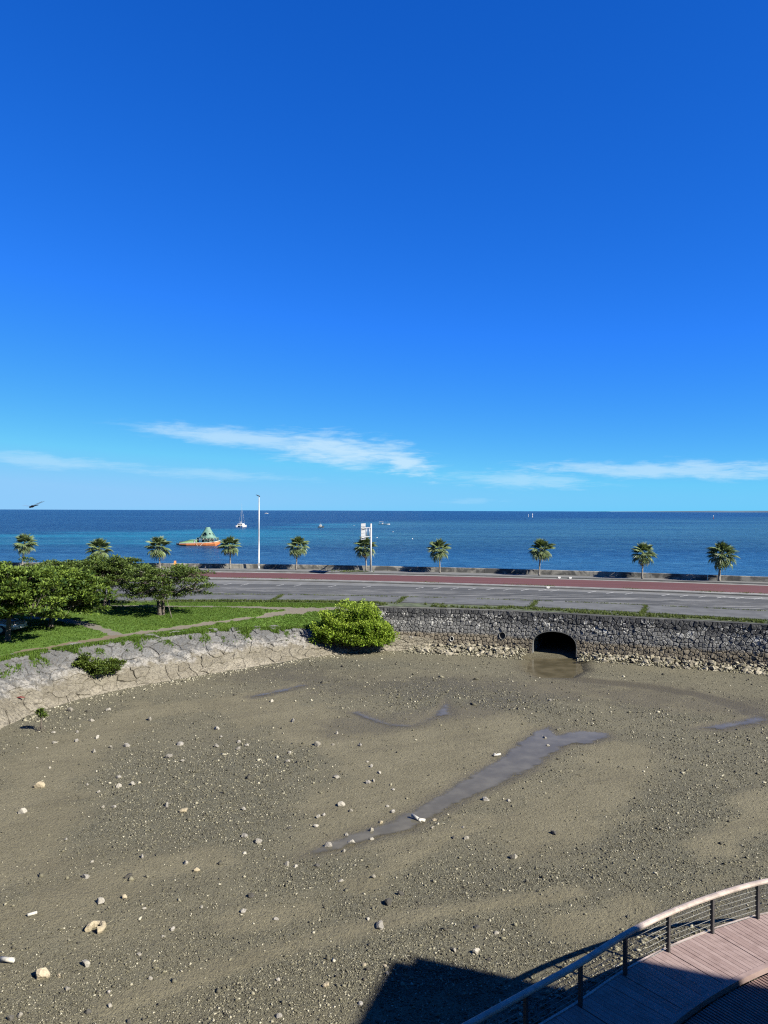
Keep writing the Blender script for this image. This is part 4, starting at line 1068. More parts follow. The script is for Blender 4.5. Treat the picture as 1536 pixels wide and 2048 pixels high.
# ------------------------------------------------------------------ broad trees on the lawn
def limb(mb, a, b_, r0, r1, rr, seg=5, sag=0.12, n=6):
    a, b_ = Vector(a), Vector(b_); L = (b_-a).length; pts, rads = [], []
    j = Vector((rr.uniform(-1, 1), rr.uniform(-1, 1), rr.uniform(-.3, .6)))*L*sag
    for i in range(seg+1):
        f = i/seg; pts.append(a.lerp(b_, f)+j*math.sin(f*math.pi)); rads.append(r0+(r1-r0)*f)
    mb.tube(pts, rads, n)
def broad_tree(px, by, zb, height, rx, ry, lab, mat='almond', seed=1, layers=4, per=46, ncl=150, trunk_r=0.17, L=0.30, Wd=0.15, skew=(0, 0), open_=0.0, lowz=1.55, twigs=0, forks=1, domed=0.25):
    rr = random.Random(seed); base = U(px, by, zb); base.z = lawn_z(base.x, base.y)
    t_ = tag(empty('broad_tree', base), lab, 'tree', 'broad leafy trees on the lawn')
    C = []
    for k in range(ncl):
        f = rr.random()**0.8; ly = int(f*layers); zl = lowz + (height-lowz-0.35)*(ly+.5)/layers
        v = (zl-lowz)/(height-lowz); rmax = math.sin(min(1, 0.36+v*0.56)*math.pi)**0.55 if domed else 1.0
        r_ = math.sqrt(rr.random())*rmax; a = rr.uniform(0, 2*math.pi)
        x = math.cos(a)*r_*rx*(1+.18*math.sin(3*a+seed)) + skew[0]*v; y = math.sin(a)*r_*ry + skew[1]*v
        if open_ and fbm(np.array(x*.8+seed*3), np.array(zl*1.2+y*.3)) < open_: continue
        C.append((x, y, zl + rr.gauss(0, .16) - 0.45*r_*r_*domed + rr.uniform(-.15, .3)))
    C = np.array(C)
    mb = MB(); fork = Vector((rr.uniform(-.1, .1), rr.uniform(-.1, .1), lowz*0.92))
    starts = [fork]
    if forks == 1: mb.tube([Vector((0, 0, -.15)), Vector((0, 0, .12)), Vector((.03, 0, .5)), fork*0.75, fork], [trunk_r*1.5, trunk_r*1.12, trunk_r, trunk_r*.9, trunk_r*.85], 10)
    else:
        starts = []
        for j in range(forks):
            a = 2*math.pi*j/forks+.4; e = fork + Vector((math.cos(a)*.25, math.sin(a)*.25, rr.uniform(-.1, .2))); b0 = Vector((math.cos(a)*.16, math.sin(a)*.16, -.15))
            mb.tube([b0, b0.lerp(e, .3), b0.lerp(e, .7), e], [trunk_r*1.1, trunk_r*.85, trunk_r*.75, trunk_r*.65], 8); starts.append(e)
    top = Vector((skew[0]*.7, skew[1]*.7, height*.82)); limb(mb, starts[0], top, trunk_r*.75, .03, rr, 6, .05, 8)
    order = list(range(len(C))); rr.shuffle(order)
    mains = []
    for k in order[:16]:
        c_ = Vector(C[k]); s0_ = starts[rr.randrange(len(starts))].lerp(top, min(.9, max(0, (c_.z-lowz)/(height)*1.1))); e = c_*0.94+Vector((0, 0, -.1)); limb(mb, s0_, e, trunk_r*.38, .025, rr, 5, .1); mains.append((s0_, e))
    for k in order[16:]:
        c_ = Vector(C[k]); s0_, e = min(mains, key=lambda q: (q[0].lerp(q[1], .6)-c_).length); limb(mb, s0_.lerp(e, rr.uniform(.35, .8)), c_+Vector((0, 0, -.06)), .035, .012, rr, 3, .1, 4)
    mb.build('trunk', M['bark'], t_)
    if twigs:
        mb = MB()
        for k in range(twigs):
            s0_, e = rr.choice(mains); p = s0_.lerp(e, rr.uniform(.5, .95)); q = p+Vector((rr.uniform(-1, .4), rr.uniform(-.8, .3), rr.uniform(-.1, .5)))*1.1; limb(mb, p, q, .03, .008, rr, 3, .12, 4)
            for j in range(2): limb(mb, p.lerp(q, .6), q+Vector((rr.uniform(-.4, .4), rr.uniform(-.4, .4), rr.uniform(-.1, .3))), .014, .005, rr, 2, .1, 3)
        tag(mb.build('bare_twigs', M['twig'], t_), kind='stuff')
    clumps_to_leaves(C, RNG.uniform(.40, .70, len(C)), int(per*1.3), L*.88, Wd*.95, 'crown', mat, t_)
    return t_
broad_tree(16, 1283, 3.0, 5.0, 4.0, 3.4, 'large glossy tree whose bare trunk stands in front of the parked car', seed=3, ncl=300, per=54, layers=5, lowz=1.7, skew=(-.3, .3), L=.32, Wd=.17)
broad_tree(102, 1257, 3.1, 4.35, 3.7, 3.2, 'low spreading tree with layered branches sweeping over the grey path', seed=8, ncl=310, per=52, layers=5, lowz=.95, skew=(.6, 0), L=.31, Wd=.16)
broad_tree(213, 1217, 3.25, 4.35, 3.3, 3.0, 'tree with a double trunk and a slanting prop on its side', seed=15, ncl=260, per=50, layers=5, lowz=1.45, forks=3, L=.24, Wd=.12, mat='almond2', trunk_r=.2)
broad_tree(322, 1231, 3.2, 4.2, 3.7, 2.8, 'sparse tree with bare grey twigs among its leaves and thin props', seed=21, ncl=235, per=44, layers=4, lowz=1.35, forks=3, L=.24, Wd=.12, mat='almond2', open_=.36, twigs=46, trunk_r=.19, skew=(.35, 0))
broad_tree(-70, 1245, 3.2, 4.7, 3.8, 3.0, 'leafy tree standing behind the parked car at the lawn edge', seed=31, ncl=200, per=48, layers=4, lowz=1.7)
broad_tree(112, 1212, 3.3, 4.0, 3.6, 2.6, 'leafy tree further back between the car tree and the propped tree', seed=37, ncl=190, per=48, layers=4, lowz=1.6, mat='almond2', L=.25, Wd=.13)
# props
def prop(p, q, lab, r_=.035):
    p, q = Vector(p), Vector(q); mb = MB(); mb.tube([Vector((0, 0, 0)), (q-p)*.5, q-p], [r_, r_*.95, r_*.85], 7)
    mb.tube([(q-p)*.95+Vector((-.05, 0, 0)), (q-p)*.95+Vector((.05, 0, 0))], r_*1.6, 6); o = mb.build('tree_prop', M['stake']); o.location = p; tag(o, lab, 'stake', 'wooden props bracing the trees')
def lawn_pt(px, py, z=3.2): p = U(px, py, z); p.z = lawn_z(p.x, p.y); return p
p = lawn_pt(344, 1234); prop(p, at(333, 1196, p.y+.6), 'thin leaning prop ending at the right of the twiggy tree')
p = lawn_pt(251, 1221); prop(p, at(240, 1206, p.y+.4), 'short prop in the shade left of the twiggy tree', .045)
p = lawn_pt(235, 1212); prop(p, at(226, 1200, p.y+.4), 'thin prop on the right of the double-trunked tree')
p = lawn_pt(181, 1210); prop(p, at(200, 1187, p.y+.5), 'thick slanting prop on the left of the double-trunked tree', .06)

# ------------------------------------------------------------------ shrubs
def shrub(name, c_, rad3, ncl, per, L, Wd, mat, lab, cat='bush', floor=None, seed=1, crad=.4, updir=.35, stems=14, dome=False):
    rr = np.random.default_rng(seed); rp_ = random.Random(seed); base = Vector((c_[0], c_[1], (floor if floor is not None else c_[2]-rad3[2]*.6)))
    t_ = tag(empty(name, base), lab, cat)
    d = unit(rr.normal(0, 1, (ncl, 3))); r_ = rr.random(ncl)**.28
    if dome: d[:, 2] = np.abs(d[:, 2])
    bump_ = 1+.22*np.sin(3*np.arctan2(d[:, 1], d[:, 0])+seed)+.16*np.sin(5*d[:, 2]*3+d[:, 0]*4)
    C = d*(r_*bump_)[:, None]*np.array(rad3) + np.array([c_[0]-base.x, c_[1]-base.y, c_[2]-base.z])
    C = C[C[:, 2] > 0.0]
    mb = MB()
    for k in range(stems):
        e = Vector(C[rp_.randrange(len(C))]); limb(mb, (rp_.uniform(-.3, .3)*rad3[0]*.5, rp_.uniform(-.3, .3)*rad3[1]*.5, -.05), e, .04, .01, rp_, 4, .1, 5)
    mb.build('stem', M['bark'], t_)
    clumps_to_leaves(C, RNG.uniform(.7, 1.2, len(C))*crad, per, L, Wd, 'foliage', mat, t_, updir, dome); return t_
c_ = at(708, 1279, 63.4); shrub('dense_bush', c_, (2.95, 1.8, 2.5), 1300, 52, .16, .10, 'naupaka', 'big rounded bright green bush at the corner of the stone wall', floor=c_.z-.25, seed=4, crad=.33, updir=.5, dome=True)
c_ = at(752, 1282, 63.3); shrub('dense_bush', c_, (1.5, 1.1, 1.3), 240, 52, .16, .10, 'naupaka', 'bright green lobe of bush spilling onto the stones by the wall', floor=c_.z-.25, seed=9, crad=.33, updir=.5, dome=True)
def on_bank(px, py, o_):
    best = min(((rev_map(s_, w_, o_), s_) for s_ in AL[40:200:2] for w_ in np.arange(.4, 4.3, .3)), key=lambda q: (768+F*q[0].x/q[0].y-px)**2+(yh(px)+(CAM_H-q[0].z)*F/q[0].y-py)**2)
    return best[0]
c_ = on_bank(205, 1334, .22); shrub('low_bush', c_, (1.4, .95, .40), 120, 40, .19, .09, 'bush2', 'low dark green bush rooted in the pale stones of the bank', floor=c_.z-.6, seed=6, crad=.24)
c_ = on_bank(160, 1324, .25); shrub('low_bush', c_, (.45, .4, .42), 26, 40, .2, .1, 'bush2', 'small yellow green sprig at the left end of the low bush', floor=c_.z-.6, seed=12, crad=.25, stems=5)
# mangrove seedling
b0 = U(83, 1463, 0); b0.z = ground_z(b0.x, b0.y)
t_ = tag(empty('mangrove_seedling', b0), 'single small seedling on stilt roots standing on the mud', 'seedling')
mb = MB(); mb.tube([(0, 0, .12), (.01, 0, .4), (0, .01, .95)], [.05, .042, .026], 7)
for a in range(7):
    an = a*.9; mb.tube([(0, 0, .34-.03*(a % 3)), (math.cos(an)*.12, math.sin(an)*.12, .22), (math.cos(an)*.28, math.sin(an)*.28, -.04)], [.014, .012, .008], 5)
for a in range(5):
    an = a*1.3; mb.tube([(0, 0, .55+.06*a), (math.cos(an)*.2, math.sin(an)*.2, .75+.07*a)], [.012, .006], 5)
mb.build('stem', M['bark'], t_)
C = np.array([(math.cos(a*1.3)*.19*random.uniform(.2, 1), math.sin(a*1.3)*.19, .80+.09*(a % 5)) for a in range(11)])
clumps_to_leaves(C, .14, 22, .16, .085, 'leaves', 'bush2', t_)

# ------------------------------------------------------------------ parked car
def car():
    t_ = tag(empty('parked_car', lawn_pt(-14, 1266, 3.15), R(-12)), 'silver sedan parked in the shade behind a tree trunk', 'car')
    prof = [  # x, half width, z bottom, z top of the lower body
        (-2.2, .70, .42, .78), (-2.1, .82, .30, .92), (-1.6, .86, .24, .97), (-.9, .87, .22, .98), (.2, .88, .22, .97), (.9, .87, .22, .95), (1.5, .86, .23, .90), (2.0, .82, .26, .82), (2.2, .72, .32, .70), (2.27, .60, .38, .60)]
    rings = []
    for x, w, z0, z1 in prof: rings.append([(x, -w*.92, z0), (x, -w, (z0+z1)/2), (x, -w*.97, z1-.05), (x, -w*.86, z1), (x, 0, z1+.025), (x, w*.86, z1), (x, w*.97, z1-.05), (x, w, (z0+z1)/2), (x, w*.92, z0)])
    body = MB().loft(rings, closed=True); body = body.build('body', M['silver'], t_, True)
    cab = [(-1.75, .70, .96), (-1.25, .66, 1.36), (-.6, .64, 1.45), (.1, .64, 1.44), (.55, .66, 1.34), (1.15, .74, .97)]
    rings = [[(x, -(.78), .93), (x, -w, z), (x, 0, z+.03), (x, w, z), (x, .78, .93)] for x, w, z in cab]
    MB().loft(rings).build('cabin', M['silver'], t_, True)
    for sgn in (-1, 1):
        for xa, xb, xc, xd in ((-.55, .48, .85, -.6), (-1.35, -.65, -.7, -1.2)):
            mb = MB(); pts = [(xa, sgn*.722, 1.30), (min(xb, xb), sgn*.722, 1.29), (xc, sgn*.778, 1.0), (xd-.1, sgn*.778, 1.0)]
            mb.add(pts + [(x, y-sgn*.02, z) for x, y, z in pts], [(0, 1, 2, 3), (4, 5, 6, 7), (0, 1, 5, 4), (1, 2, 6, 5), (2, 3, 7, 6), (3, 0, 4, 7)]); mb.build('window', M['glass'], t_)
        mb = MB().box((.78, sgn*.95, 1.02), (.1, .16, .11), bev=.02); mb.build('mirror', M['silver'], t_)
        hl = MB().box((2.06, sgn*.62, .68), (.26, .30, .14), rz=-sgn*.35, bev=.03).build('headlight', M['steel'], t_)
        for xw in (-1.35, 1.38):
            tb = MB(); tb.tube([(xw, sgn*.70, .31), (xw, sgn*.73, .31), (xw, sgn*.87, .31), (xw, sgn*.90, .31)], [.28, .315, .315, .28], 20)
            w_ = tb.build('wheel', M['rubber'], t_, True)
            MB().tube([(xw, sgn*.89, .31), (xw, sgn*.915, .31)], [.2, .17], 14).build('rim', M['steel'], w_)
    pts = [(.66, -.60, 1.30), (.66, .60, 1.30), (1.14, .70, 1.0), (1.14, -.70, 1.0)]
    MB().add([(x+.03, y, z+.012) for x, y, z in pts]+[(x-.03, y, z-.03) for x, y, z in pts], [(0, 1, 2, 3), (7, 6, 5, 4), (0, 1, 5, 4), (1, 2, 6, 5), (2, 3, 7, 6), (3, 0, 4, 7)]).build('windscreen', M['glass'], t_)
    MB().box((2.235, 0, .62), (.06, .72, .12), bev=.015).build('grille', M['dark'], t_)
    MB().box((2.20, 0, .42), (.22, 1.35, .16), bev=.05).build('bumper', M['silver'], t_)
    MB().box((2.325, 0, .45), (.02, .33, .165)).build('number_plate', M['white'], t_)
    return t_
car()

# ------------------------------------------------------------------ street lamp, road sign, small kerb things
b0 = U(518, 1138.5, ZR+.16); Y = b0.y; H = at(518, 993, Y).z - b0.z
t_ = tag(empty('street_lamp', b0), 'tall slim pale steel street lamp with a flat dark head', 'street lamp')
MB().tube([(0, 0, 0), (0, 0, .35), (0, 0, .36), (0, 0, H*.5), (0, 0, H)], [.125, .125, .105, .09, .065], 12).build('pole', M['galv'], t_, True)
MB().box((0, 0, .012), (.42, .42, .03), bev=.006).build('base_plate', M['galv'], t_)
MB().box((0, 0, .7), (.26, .06, .35)).build('access_door', M['galv'], t_).location = (0, -.075, 0)
hd = MB(); hd.loft([[(-.42, -.13, H+.20), (-.42, .13, H+.20), (-.42, .13, H+.27), (-.42, -.13, H+.27)], [(-.1, -.17, H+.06), (-.1, .17, H+.06), (-.1, .17, H+.19), (-.1, -.17, H+.19)], [(.12, -.09, H-.04), (.12, .09, H-.04), (.12, .09, H+.08), (.12, -.09, H+.08)]])
hd = hd.build('lamp_head', M['dark'], t_)
b0 = U(742, 1143, ZR+.16); Y = b0.y; H = at(742, 1047, Y).z-b0.z
sl = (float(E_kerb(b0.x+1))-float(E_kerb(b0.x-1)))/2; ar = Vector((sl, -1, 0)).normalized()      # over the road
t_ = tag(empty('road_sign', b0), 'white road sign on a thick pale post with two arms over the red road', 'road sign')
MB().tube([(0, 0, 0), (0, 0, H*.5), (0, 0, H)], [.15, .14, .13], 14).build('post', M['galv'], t_, True)
MB().box((0, 0, .015), (.5, .5, .03)).build('base_plate', M['galv'], t_)
for hz in (H-.55, H-1.75):
    MB().tube([Vector((0, 0, hz)), ar*3.0+Vector((0, 0, hz+.02)), ar*5.2+Vector((0, 0, hz+.02))], .075, 10).build('arm', M['galv'], t_, True)
for dd in (1.15, 2.6): MB().tube([ar*dd+Vector((0, 0, H-1.75)), ar*dd+Vector((0, 0, H-.55))], .05, 8).build('brace', M['galv'], t_, True)
nr = Vector((-ar.y, ar.x, 0)); nr = nr if nr.x > 0 else -nr
pn = MB(); x0, x1, z0, z1 = 2.75, 5.3, H-2.05, H+.08
pts = [ar*a+Vector((0, 0, z))-nr*.13 for a, z in ((x0, z0), (x1, z0), (x1, z1), (x0, z1))]
pn.add(pts + [p-nr*.03 for p in pts], [(0, 1, 2, 3), (7, 6, 5, 4), (0, 1, 5, 4), (1, 2, 6, 5), (2, 3, 7, 6), (3, 0, 4, 7)]); pn = pn.build('sign_panel', M['sign_back'], t_)
for z in (H-1.95, H-1.55, H-1.15, H-.75, H-.3):
    MB().tube([ar*2.8-nr*.10+Vector((0, 0, z)), ar*5.25-nr*.10+Vector((0, 0, z))], .022, 6).build('rib', M['galv'], pn)
for a, z in ((3.6, H-.5), (3.9, H-.62), (4.4, H-.48), (3.5, H-1.78), (4.0, H-1.74)):
    q = ar*a+Vector((0, 0, z))-nr*.06; MB().box(q, (.08, .32, .2), math.atan2(ar.y, ar.x)-math.pi/2, .01).build('clamp', M['dark'], pn)
for px, py, lab in ((1119, 1155.2, 'white reflector plate on the sidewalk kerb, the first of a pair'), (1141, 1155.8, 'white reflector plate on the sidewalk kerb, the second of a pair'), (1105, 1179, 'white reflector plate on the median kerb of the parking lot')):
    p = U(px, py, ZR+.1); y = float(E_kerb(p.x)) if py < 1170 else float(E_med(p.x))
    o = MB().box((0, -.035, .1), (.34, .05, .2), bev=.012).box((0, -.03, -.02), (.1, .05, .1)).build('reflector_plate', M['white']); o.location = (p.x, y-.045, ZR+.03); tag(o, lab, 'reflector')
# orange folding barrier beside a palm
p = U(341, 1140, ZR+.16); t_ = tag(empty('traffic_barrier', (p.x, float(palm_line(p.x))-.5, ZR+.16), R(12)), 'narrow orange traffic barrier on the sidewalk by a palm', 'barrier')
for sgn in (-1, 1):
    mb = MB(); mb.loft([[(-.22, sgn*.22, 0), (.22, sgn*.22, 0), (.22, sgn*.25, 0), (-.22, sgn*.25, 0)], [(-.14, sgn*.02, 1.1), (.14, sgn*.02, 1.1), (.14, sgn*.05, 1.1), (-.14, sgn*.05, 1.1)]]); mb.build('leg_panel', M['trailer'], t_)
MB().box((0, 0, 1.1), (.3, .12, .06), bev=.015).build('hinge_cap', M['trailer'], t_)
# red scrap on the bank
p = rev_map(float(np.interp(30, [0, 60], [AL[70], AL[78]])), 1.6, .2); q = at(30, 1405, 44.2)
dd_ = [(rev_map(s_, w_, .17)-q).length for s_ in AL[40:110] for w_ in (1.0, 1.4, 1.8, 2.2)]
k = int(np.argmin(dd_)); p = rev_map(AL[40+k//4], (1.0, 1.4, 1.8, 2.2)[k % 4], .16)
o = MB().loft([[(-.3, -.05, 0), (-.3, .06, 0), (-.28, .05, .05), (-.28, -.04, .05)], [(-.05, -.1, .02), (-.05, .1, .02), (0, .08, .13), (0, -.08, .12)], [(.3, -.06, 0), (.3, .04, .0), (.29, .03, .06), (.29, -.04, .05)]]).build('red_scrap', M['redcloth']); o.location = p; o.scale = (.8, .8, .6); tag(o, 'small flattened scrap of red plastic lying on the stone bank', 'litter')

# ------------------------------------------------------------------ boats and marks at sea
SEA = -0.5
def hull(L, Bm, Hh, bow=.35, flare=.7, sheer=.25):
    rings = []
    for i in range(9):
        f = i/8; x = -L/2+L*f; w = Bm/2*(1-max(0, (f-1+bow)/bow)**2.0*.96); h = Hh*(1+sheer*max(0, f-.5)*2)
        rings.append([(x, -w*flare*.6, -.3), (x, -w*flare, 0), (x, -w, h), (x, w, h), (x, w*flare, 0), (x, w*flare*.6, -.3)])
    return MB().loft(rings)
# barge carrying a green cone
p = U(397, 1091.0, SEA); YB = p.y; LB = 86/F*YB; t_ = tag(empty('moored_barge', p, R(4)), 'orange hulled barge carrying a perforated green cone and a low hut', 'barge')
hl = MB(); rings = []
for f, w, zb, zt in ((0, .8, .35, .75), (.08, 1.7, .1, .85), (.25, 2.3, -.2, .95), (.7, 2.4, -.3, 1.15), (.9, 2.0, -.2, 1.4), (1, .7, .6, 1.75)):
    x = -LB/2+LB*f; rings.append([(x, -w*.85, zb), (x, -w, (zb+zt)/2), (x, -w, zt), (x, w, zt), (x, w, (zb+zt)/2), (x, w*.85, zb)])
hl = hl.loft(rings).build('hull', M['orange'], t_)
MB().loft([[(x, -w-.03, z-.12), (x, -w-.03, z+.1), (x, w+.03, z+.1), (x, w+.03, z-.12)] for x, w, z in ((-LB/2, .8, .75), (-LB*.42, 1.7, .85), (-LB*.25, 2.3, .95), (LB*.2, 2.4, 1.15), (LB*.4, 2.0, 1.4), (LB/2, .7, 1.75))]).build('gunwale', M['pvc'], t_)
dk = MB(); dk.add([(-LB*.44, -1.6, .98), (-LB*.44, 1.6, .98), (-LB*.2, 2.1, 2.0), (-LB*.2, -2.1, 2.0), (-LB*.02, -2.1, 2.1), (-LB*.02, 2.1, 2.1), (-LB*.02, -2.1, 1.1), (-LB*.02, 2.1, 1.1)], [(0, 1, 2, 3), (3, 2, 5, 4), (0, 3, 4, 6), (1, 7, 5, 2), (4, 5, 7, 6), (0, 6, 7, 1)]); dk.build('ramp_deck', M['deck_green'], t_)
MB().box((-LB*.06, -2.12, 1.55), (.45, .06, 1.1)).build('side_board', M['sign_back'], t_)
cx = LB*.215
hut = MB(); RH = 2.45; NS = 14
for k in range(NS):
    a = 2*math.pi*k/NS; hut.tube([(cx+RH*1.5*math.cos(a), RH*.88*math.sin(a), 1.1), (cx+RH*1.5*math.cos(a), RH*.88*math.sin(a), 2.7)], .13, 6)
hut.build('column_ring', M['hut_green'], t_)
MB().tube([(cx, 0, 1.1), (cx, 0, 2.6), (cx, 0, 2.9), (cx, 0, 5.4)], [1.95, 1.95, 2.0, .7], 18).build('hut', M['hut_green'], t_)  # taper inside the cone added as a dark core, so its openings look shaded
MB().loft([[(cx+rx*math.cos(2*math.pi*k/20), rx*.7*math.sin(2*math.pi*k/20), z) for k in range(20)] for rx, z in ((3.7, 2.55), (3.7, 2.85), (3.1, 2.87))]).build('ring_beam', M['cone_green'], t_)
# perforated cone: faces left out make the round openings
NA, NZ = 40, 16; V = []; Fc = []
prof = [(0, 3.0), (.25, 2.35), (.5, 1.75), (.75, 1.15), (.92, .85), (1, .78)]
for j in range(NZ+1):
    f = j/NZ; r_ = float(np.interp(f, [q[0] for q in prof], [q[1] for q in prof])); z = 2.8+f*3.65
    for i in range(NA): V.append((cx+r_*math.cos(2*math.pi*i/NA), r_*.85*math.sin(2*math.pi*i/NA), z))
holes = [(27, 4.6, 2.6, 3.0), (33.0, 6.0, 1.2, 1.4), (37.8, 4.6, 1.2, 2.0), (5, 4.5, 2.0, 2.0), (13, 4, 2.6, 2.4)]
for j in range(NZ):
    for i in range(NA):
        if any((min(abs(i+.5-a), NA-abs(i+.5-a))/ra)**2+((j+.5-b_)/rb)**2 < 1 for a, b_, ra, rb in holes): continue
        Fc.append((j*NA+i, j*NA+(i+1) % NA, (j+1)*NA+(i+1) % NA, (j+1)*NA+i))
Fc.append(tuple(NZ*NA+i for i in range(NA)))
o = link('cone', mesh('cone', V, Fc, M['cone_green'], True), t_); sm = o.modifiers.new('thick', 'SOLIDIFY'); sm.thickness = .14
mb = MB()
for k in range(6):
    x0 = cx-3.4+k*1.15; mb.tube([(x0+.57+.57*math.cos(math.pi+q*math.pi/6), -2.75, 2.75-.75*math.sin(q*math.pi/6)) for q in range(7)], .05, 5)
mb.tube([(-.4, -2.45, .9), (.5, -3.6, -.3)], .05, 5); mb.tube([(2.2, -2.45, 1.1), (.9, -3.6, -.3)], .05, 5); mb.build('rope', M['rope'], t_)
mb = MB(); mb.box((-LB*.40, -.4, 1.2), (.9, .7, .55), bev=.1).box((-LB*.36, .3, 1.3), (.25, .25, .7)); mb.build('winch', M['dark'], t_)
# catamaran
p = U(483, 1054.0, SEA); t_ = tag(empty('sailing_catamaran', p, R(-8)), 'white sailing catamaran seen end-on with a tall bare mast', 'sailboat'); t_.scale = (.76, .8, .82)
Wc = 8.0
for sgn in (-1, 1):
    rings = []
    for x, y0, w, z in ((0, -5.6, .55, 1.3), (0, -5.0, .8, 1.5), (0, -2, .85, 1.6), (0, 2, .8, 1.7), (0, 4.5, .5, 1.8), (0, 5.6, .08, 1.85)):
        rings.append([(sgn*3.1-w*.6, y0, -.3), (sgn*3.1-w, y0, .5), (sgn*3.1-w, y0, z), (sgn*3.1+w, y0, z), (sgn*3.1+w, y0, .5), (sgn*3.1+w*.6, y0, -.3)])
    MB().loft(rings).build('hull', M['white'], t_)
MB().box((0, -.6, 1.35), (5.2, 8.0, .5), bev=.1).build('bridge_deck', M['white'], t_)
cb = MB(); cb.loft([[(-2.9, y, 1.5), (-2.3, y, z), (2.3, y, z), (2.9, y, 1.5)] for y, z in ((-4.2, 3.0), (-2, 3.3), (1.4, 3.2), (2.6, 2.2))]); cb = cb.build('cabin', M['white'], t_)
for x in (-1.5, 0, 1.5): MB().box((x, -4.25, 2.25), (.95, .08, .75)).build('cabin_opening', M['glass'], t_)
MB().tube([(0, .8, 3.2), (0, .8, 10), (0, .8, 21.0)], [.16, .12, .05], 8).build('mast', M['galv'], t_)
mb = MB(); mb.tube([(0, .8, 4.3), (0, -4.8, 4.5)], .25, 8); mb.build('boom', M['white'], t_)
mb = MB(); mb.tube([(-1.7, .8, 10), (1.7, .8, 10)], .06, 5); mb.tube([(-3.1, 0, 1.7), (-1.7, .8, 10), (0, .8, 16.8)], .035, 4); mb.tube([(3.1, 0, 1.7), (1.7, .8, 10), (0, .8, 16.8)], .035, 4); mb.build('rigging', M['galv'], t_)
# small boats
def boat(px, py, wpx, lab, rz, cabin, hcol='white', H=.8):
    p = U(px, py, SEA); L = wpx/F*p.y; t_ = tag(empty('small_boat', p, rz), lab, 'boat', 'small boats on the open water')
    hull(L, L*.3, H).build('hull', M[hcol], t_)
    if cabin == 'house':
        MB().box((-L*.05, 0, H+.6), (L*.38, L*.2, 1.2), bev=.1).build('cabin', M['white'], t_); MB().box((-L*.05, -L*.103, H+.75), (L*.28, .04, .4)).build('window', M['glass'], t_)
        MB().tube([(-L*.1, 0, H+1.1), (-L*.1, 0, H+2.8)], .05, 5).build('mast', M['galv'], t_)
    else:
        mb = MB()
        for x in (-.38, -.06):
            for y in (-.1, .1): mb.tube([(L*x, L*y, H), (L*x, L*y, H+1.75)], .06, 5)
        mb.build('frame', M['galv'], t_); MB().box((-L*.22, 0, H+1.8), (L*.36, L*.26, .16), bev=.04).build('canopy', M['white'], t_)
        MB().box((-L*.12, 0, H+.35), (L*.1, L*.14, .9), bev=.08).build('console', M['white'], t_)
boat(642, 1055, 12.5, 'dark hulled fishing boat with a white cabin beyond the palms', R(20), 'house', 'dark')
boat(768, 1048.8, 24, 'long low white boat with a flat canopy beyond the road sign', R(0), 'canopy', 'white', .55)
boat(533, 1027.2, 7, 'tiny white boat far out near the horizon', R(0), 'house', 'white', 1.6)
def mark(px, py, hpx, lab, cols, rad=.35):
    p = U(px, py, SEA); H = hpx/F*p.y; t_ = tag(empty('channel_mark', p), lab, 'sea mark', 'channel marks on the reef')
    MB().tube([(0, 0, -.5), (0, 0, H*.55)], [rad*1.4, rad], 8).build('base', M[cols[0]], t_); MB().tube([(0, 0, H*.5), (0, 0, H)], [rad*.7, rad*.5], 8).build('pole', M[cols[1]], t_)
    MB().tube([(0, 0, H), (0, 0, H+rad*2)], [rad*1.2, rad*.3], 8).build('top_mark', M[cols[1]], t_)
mark(1057, 1033.5, 4.5, 'slim white channel mark, one of a pair on the far reef', ('white', 'white'), .4)
mark(1065, 1034.5, 6, 'taller white channel mark, one of a pair on the far reef', ('white', 'white'), .6)
mark(1427, 1037.5, 6, 'lone red and white channel mark far out to the right', ('redcloth', 'white'), .5)
def buoy(px, py, lab):
    p = U(px, py, SEA); t_ = tag(empty('mooring_buoy', p), lab, 'buoy', 'white mooring buoys')
    MB().loft([[(r_*math.cos(2*math.pi*k/10), r_*math.sin(2*math.pi*k/10), z) for k in range(10)] for r_, z in ((.1, -.15), (.2, -.1), (.28, .05), (.2, .25), (.08, .32))]).build('float', M['white'], t_, True)
    MB().tube([(0, 0, .31), (.04, 0, .38), (0, 0, .45), (-.04, 0, .38)], .02, 5).build('eye', M['galv'], t_)
for px, py in ((754, 1075.5), (825, 1078), (786, 1064)): buoy(px, py, 'small white mooring buoy floating between the road sign and the next palm')
buoy(708, 1051, 'small white mooring buoy left of the road sign')

# ------------------------------------------------------------------ dragonfly in the air
p = at(65, 1013.5, 3.6); t_ = tag(empty('dragonfly', p, R(0)), 'dark dragonfly hovering in the air with its wings spread', 'dragonfly')
sp_ = [(-.0165, -.002, .0042), (-.0135, -.0012, .0046), (-.0095, 0, .0032), (-.006, .001, .0055), (0, .0022, .0058), (.006, .0034, .004), (.012, .0048, .0026), (.022, .0068, .0022), (.030, .0082, .0019), (.036, .009, .0009)]
MB().tube([(a, -a*.4, b_) for a, b_, c_ in sp_], [c_ for *_, c_ in sp_], 10).build('body', M['insect'], t_, True)
def wing(name, a, b_, wid):
    a, b_ = Vector(a), Vector(b_); d = b_-a; s_ = Vector((.35, .9, .1)).normalized()*wid; V = [a, a.lerp(b_, .3)+s_*.8, a.lerp(b_, .75)+s_, b_+s_*.35, b_, a.lerp(b_, .5)-s_*.12]
    V2 = [v+Vector((0, 0, .0004)) for v in V]; MB().add(V+V2, [tuple(range(6)), tuple(range(11, 5, -1))] + [(i, (i+1) % 6, 6+(i+1) % 6, 6+i) for i in range(6)]).build('wing', M['wing'], t_)
wing('w', (-.004, 0, .005), (.038, .02, .027), .009); wing('w', (.003, -.002, .005), (.050, .012, .027), .010)
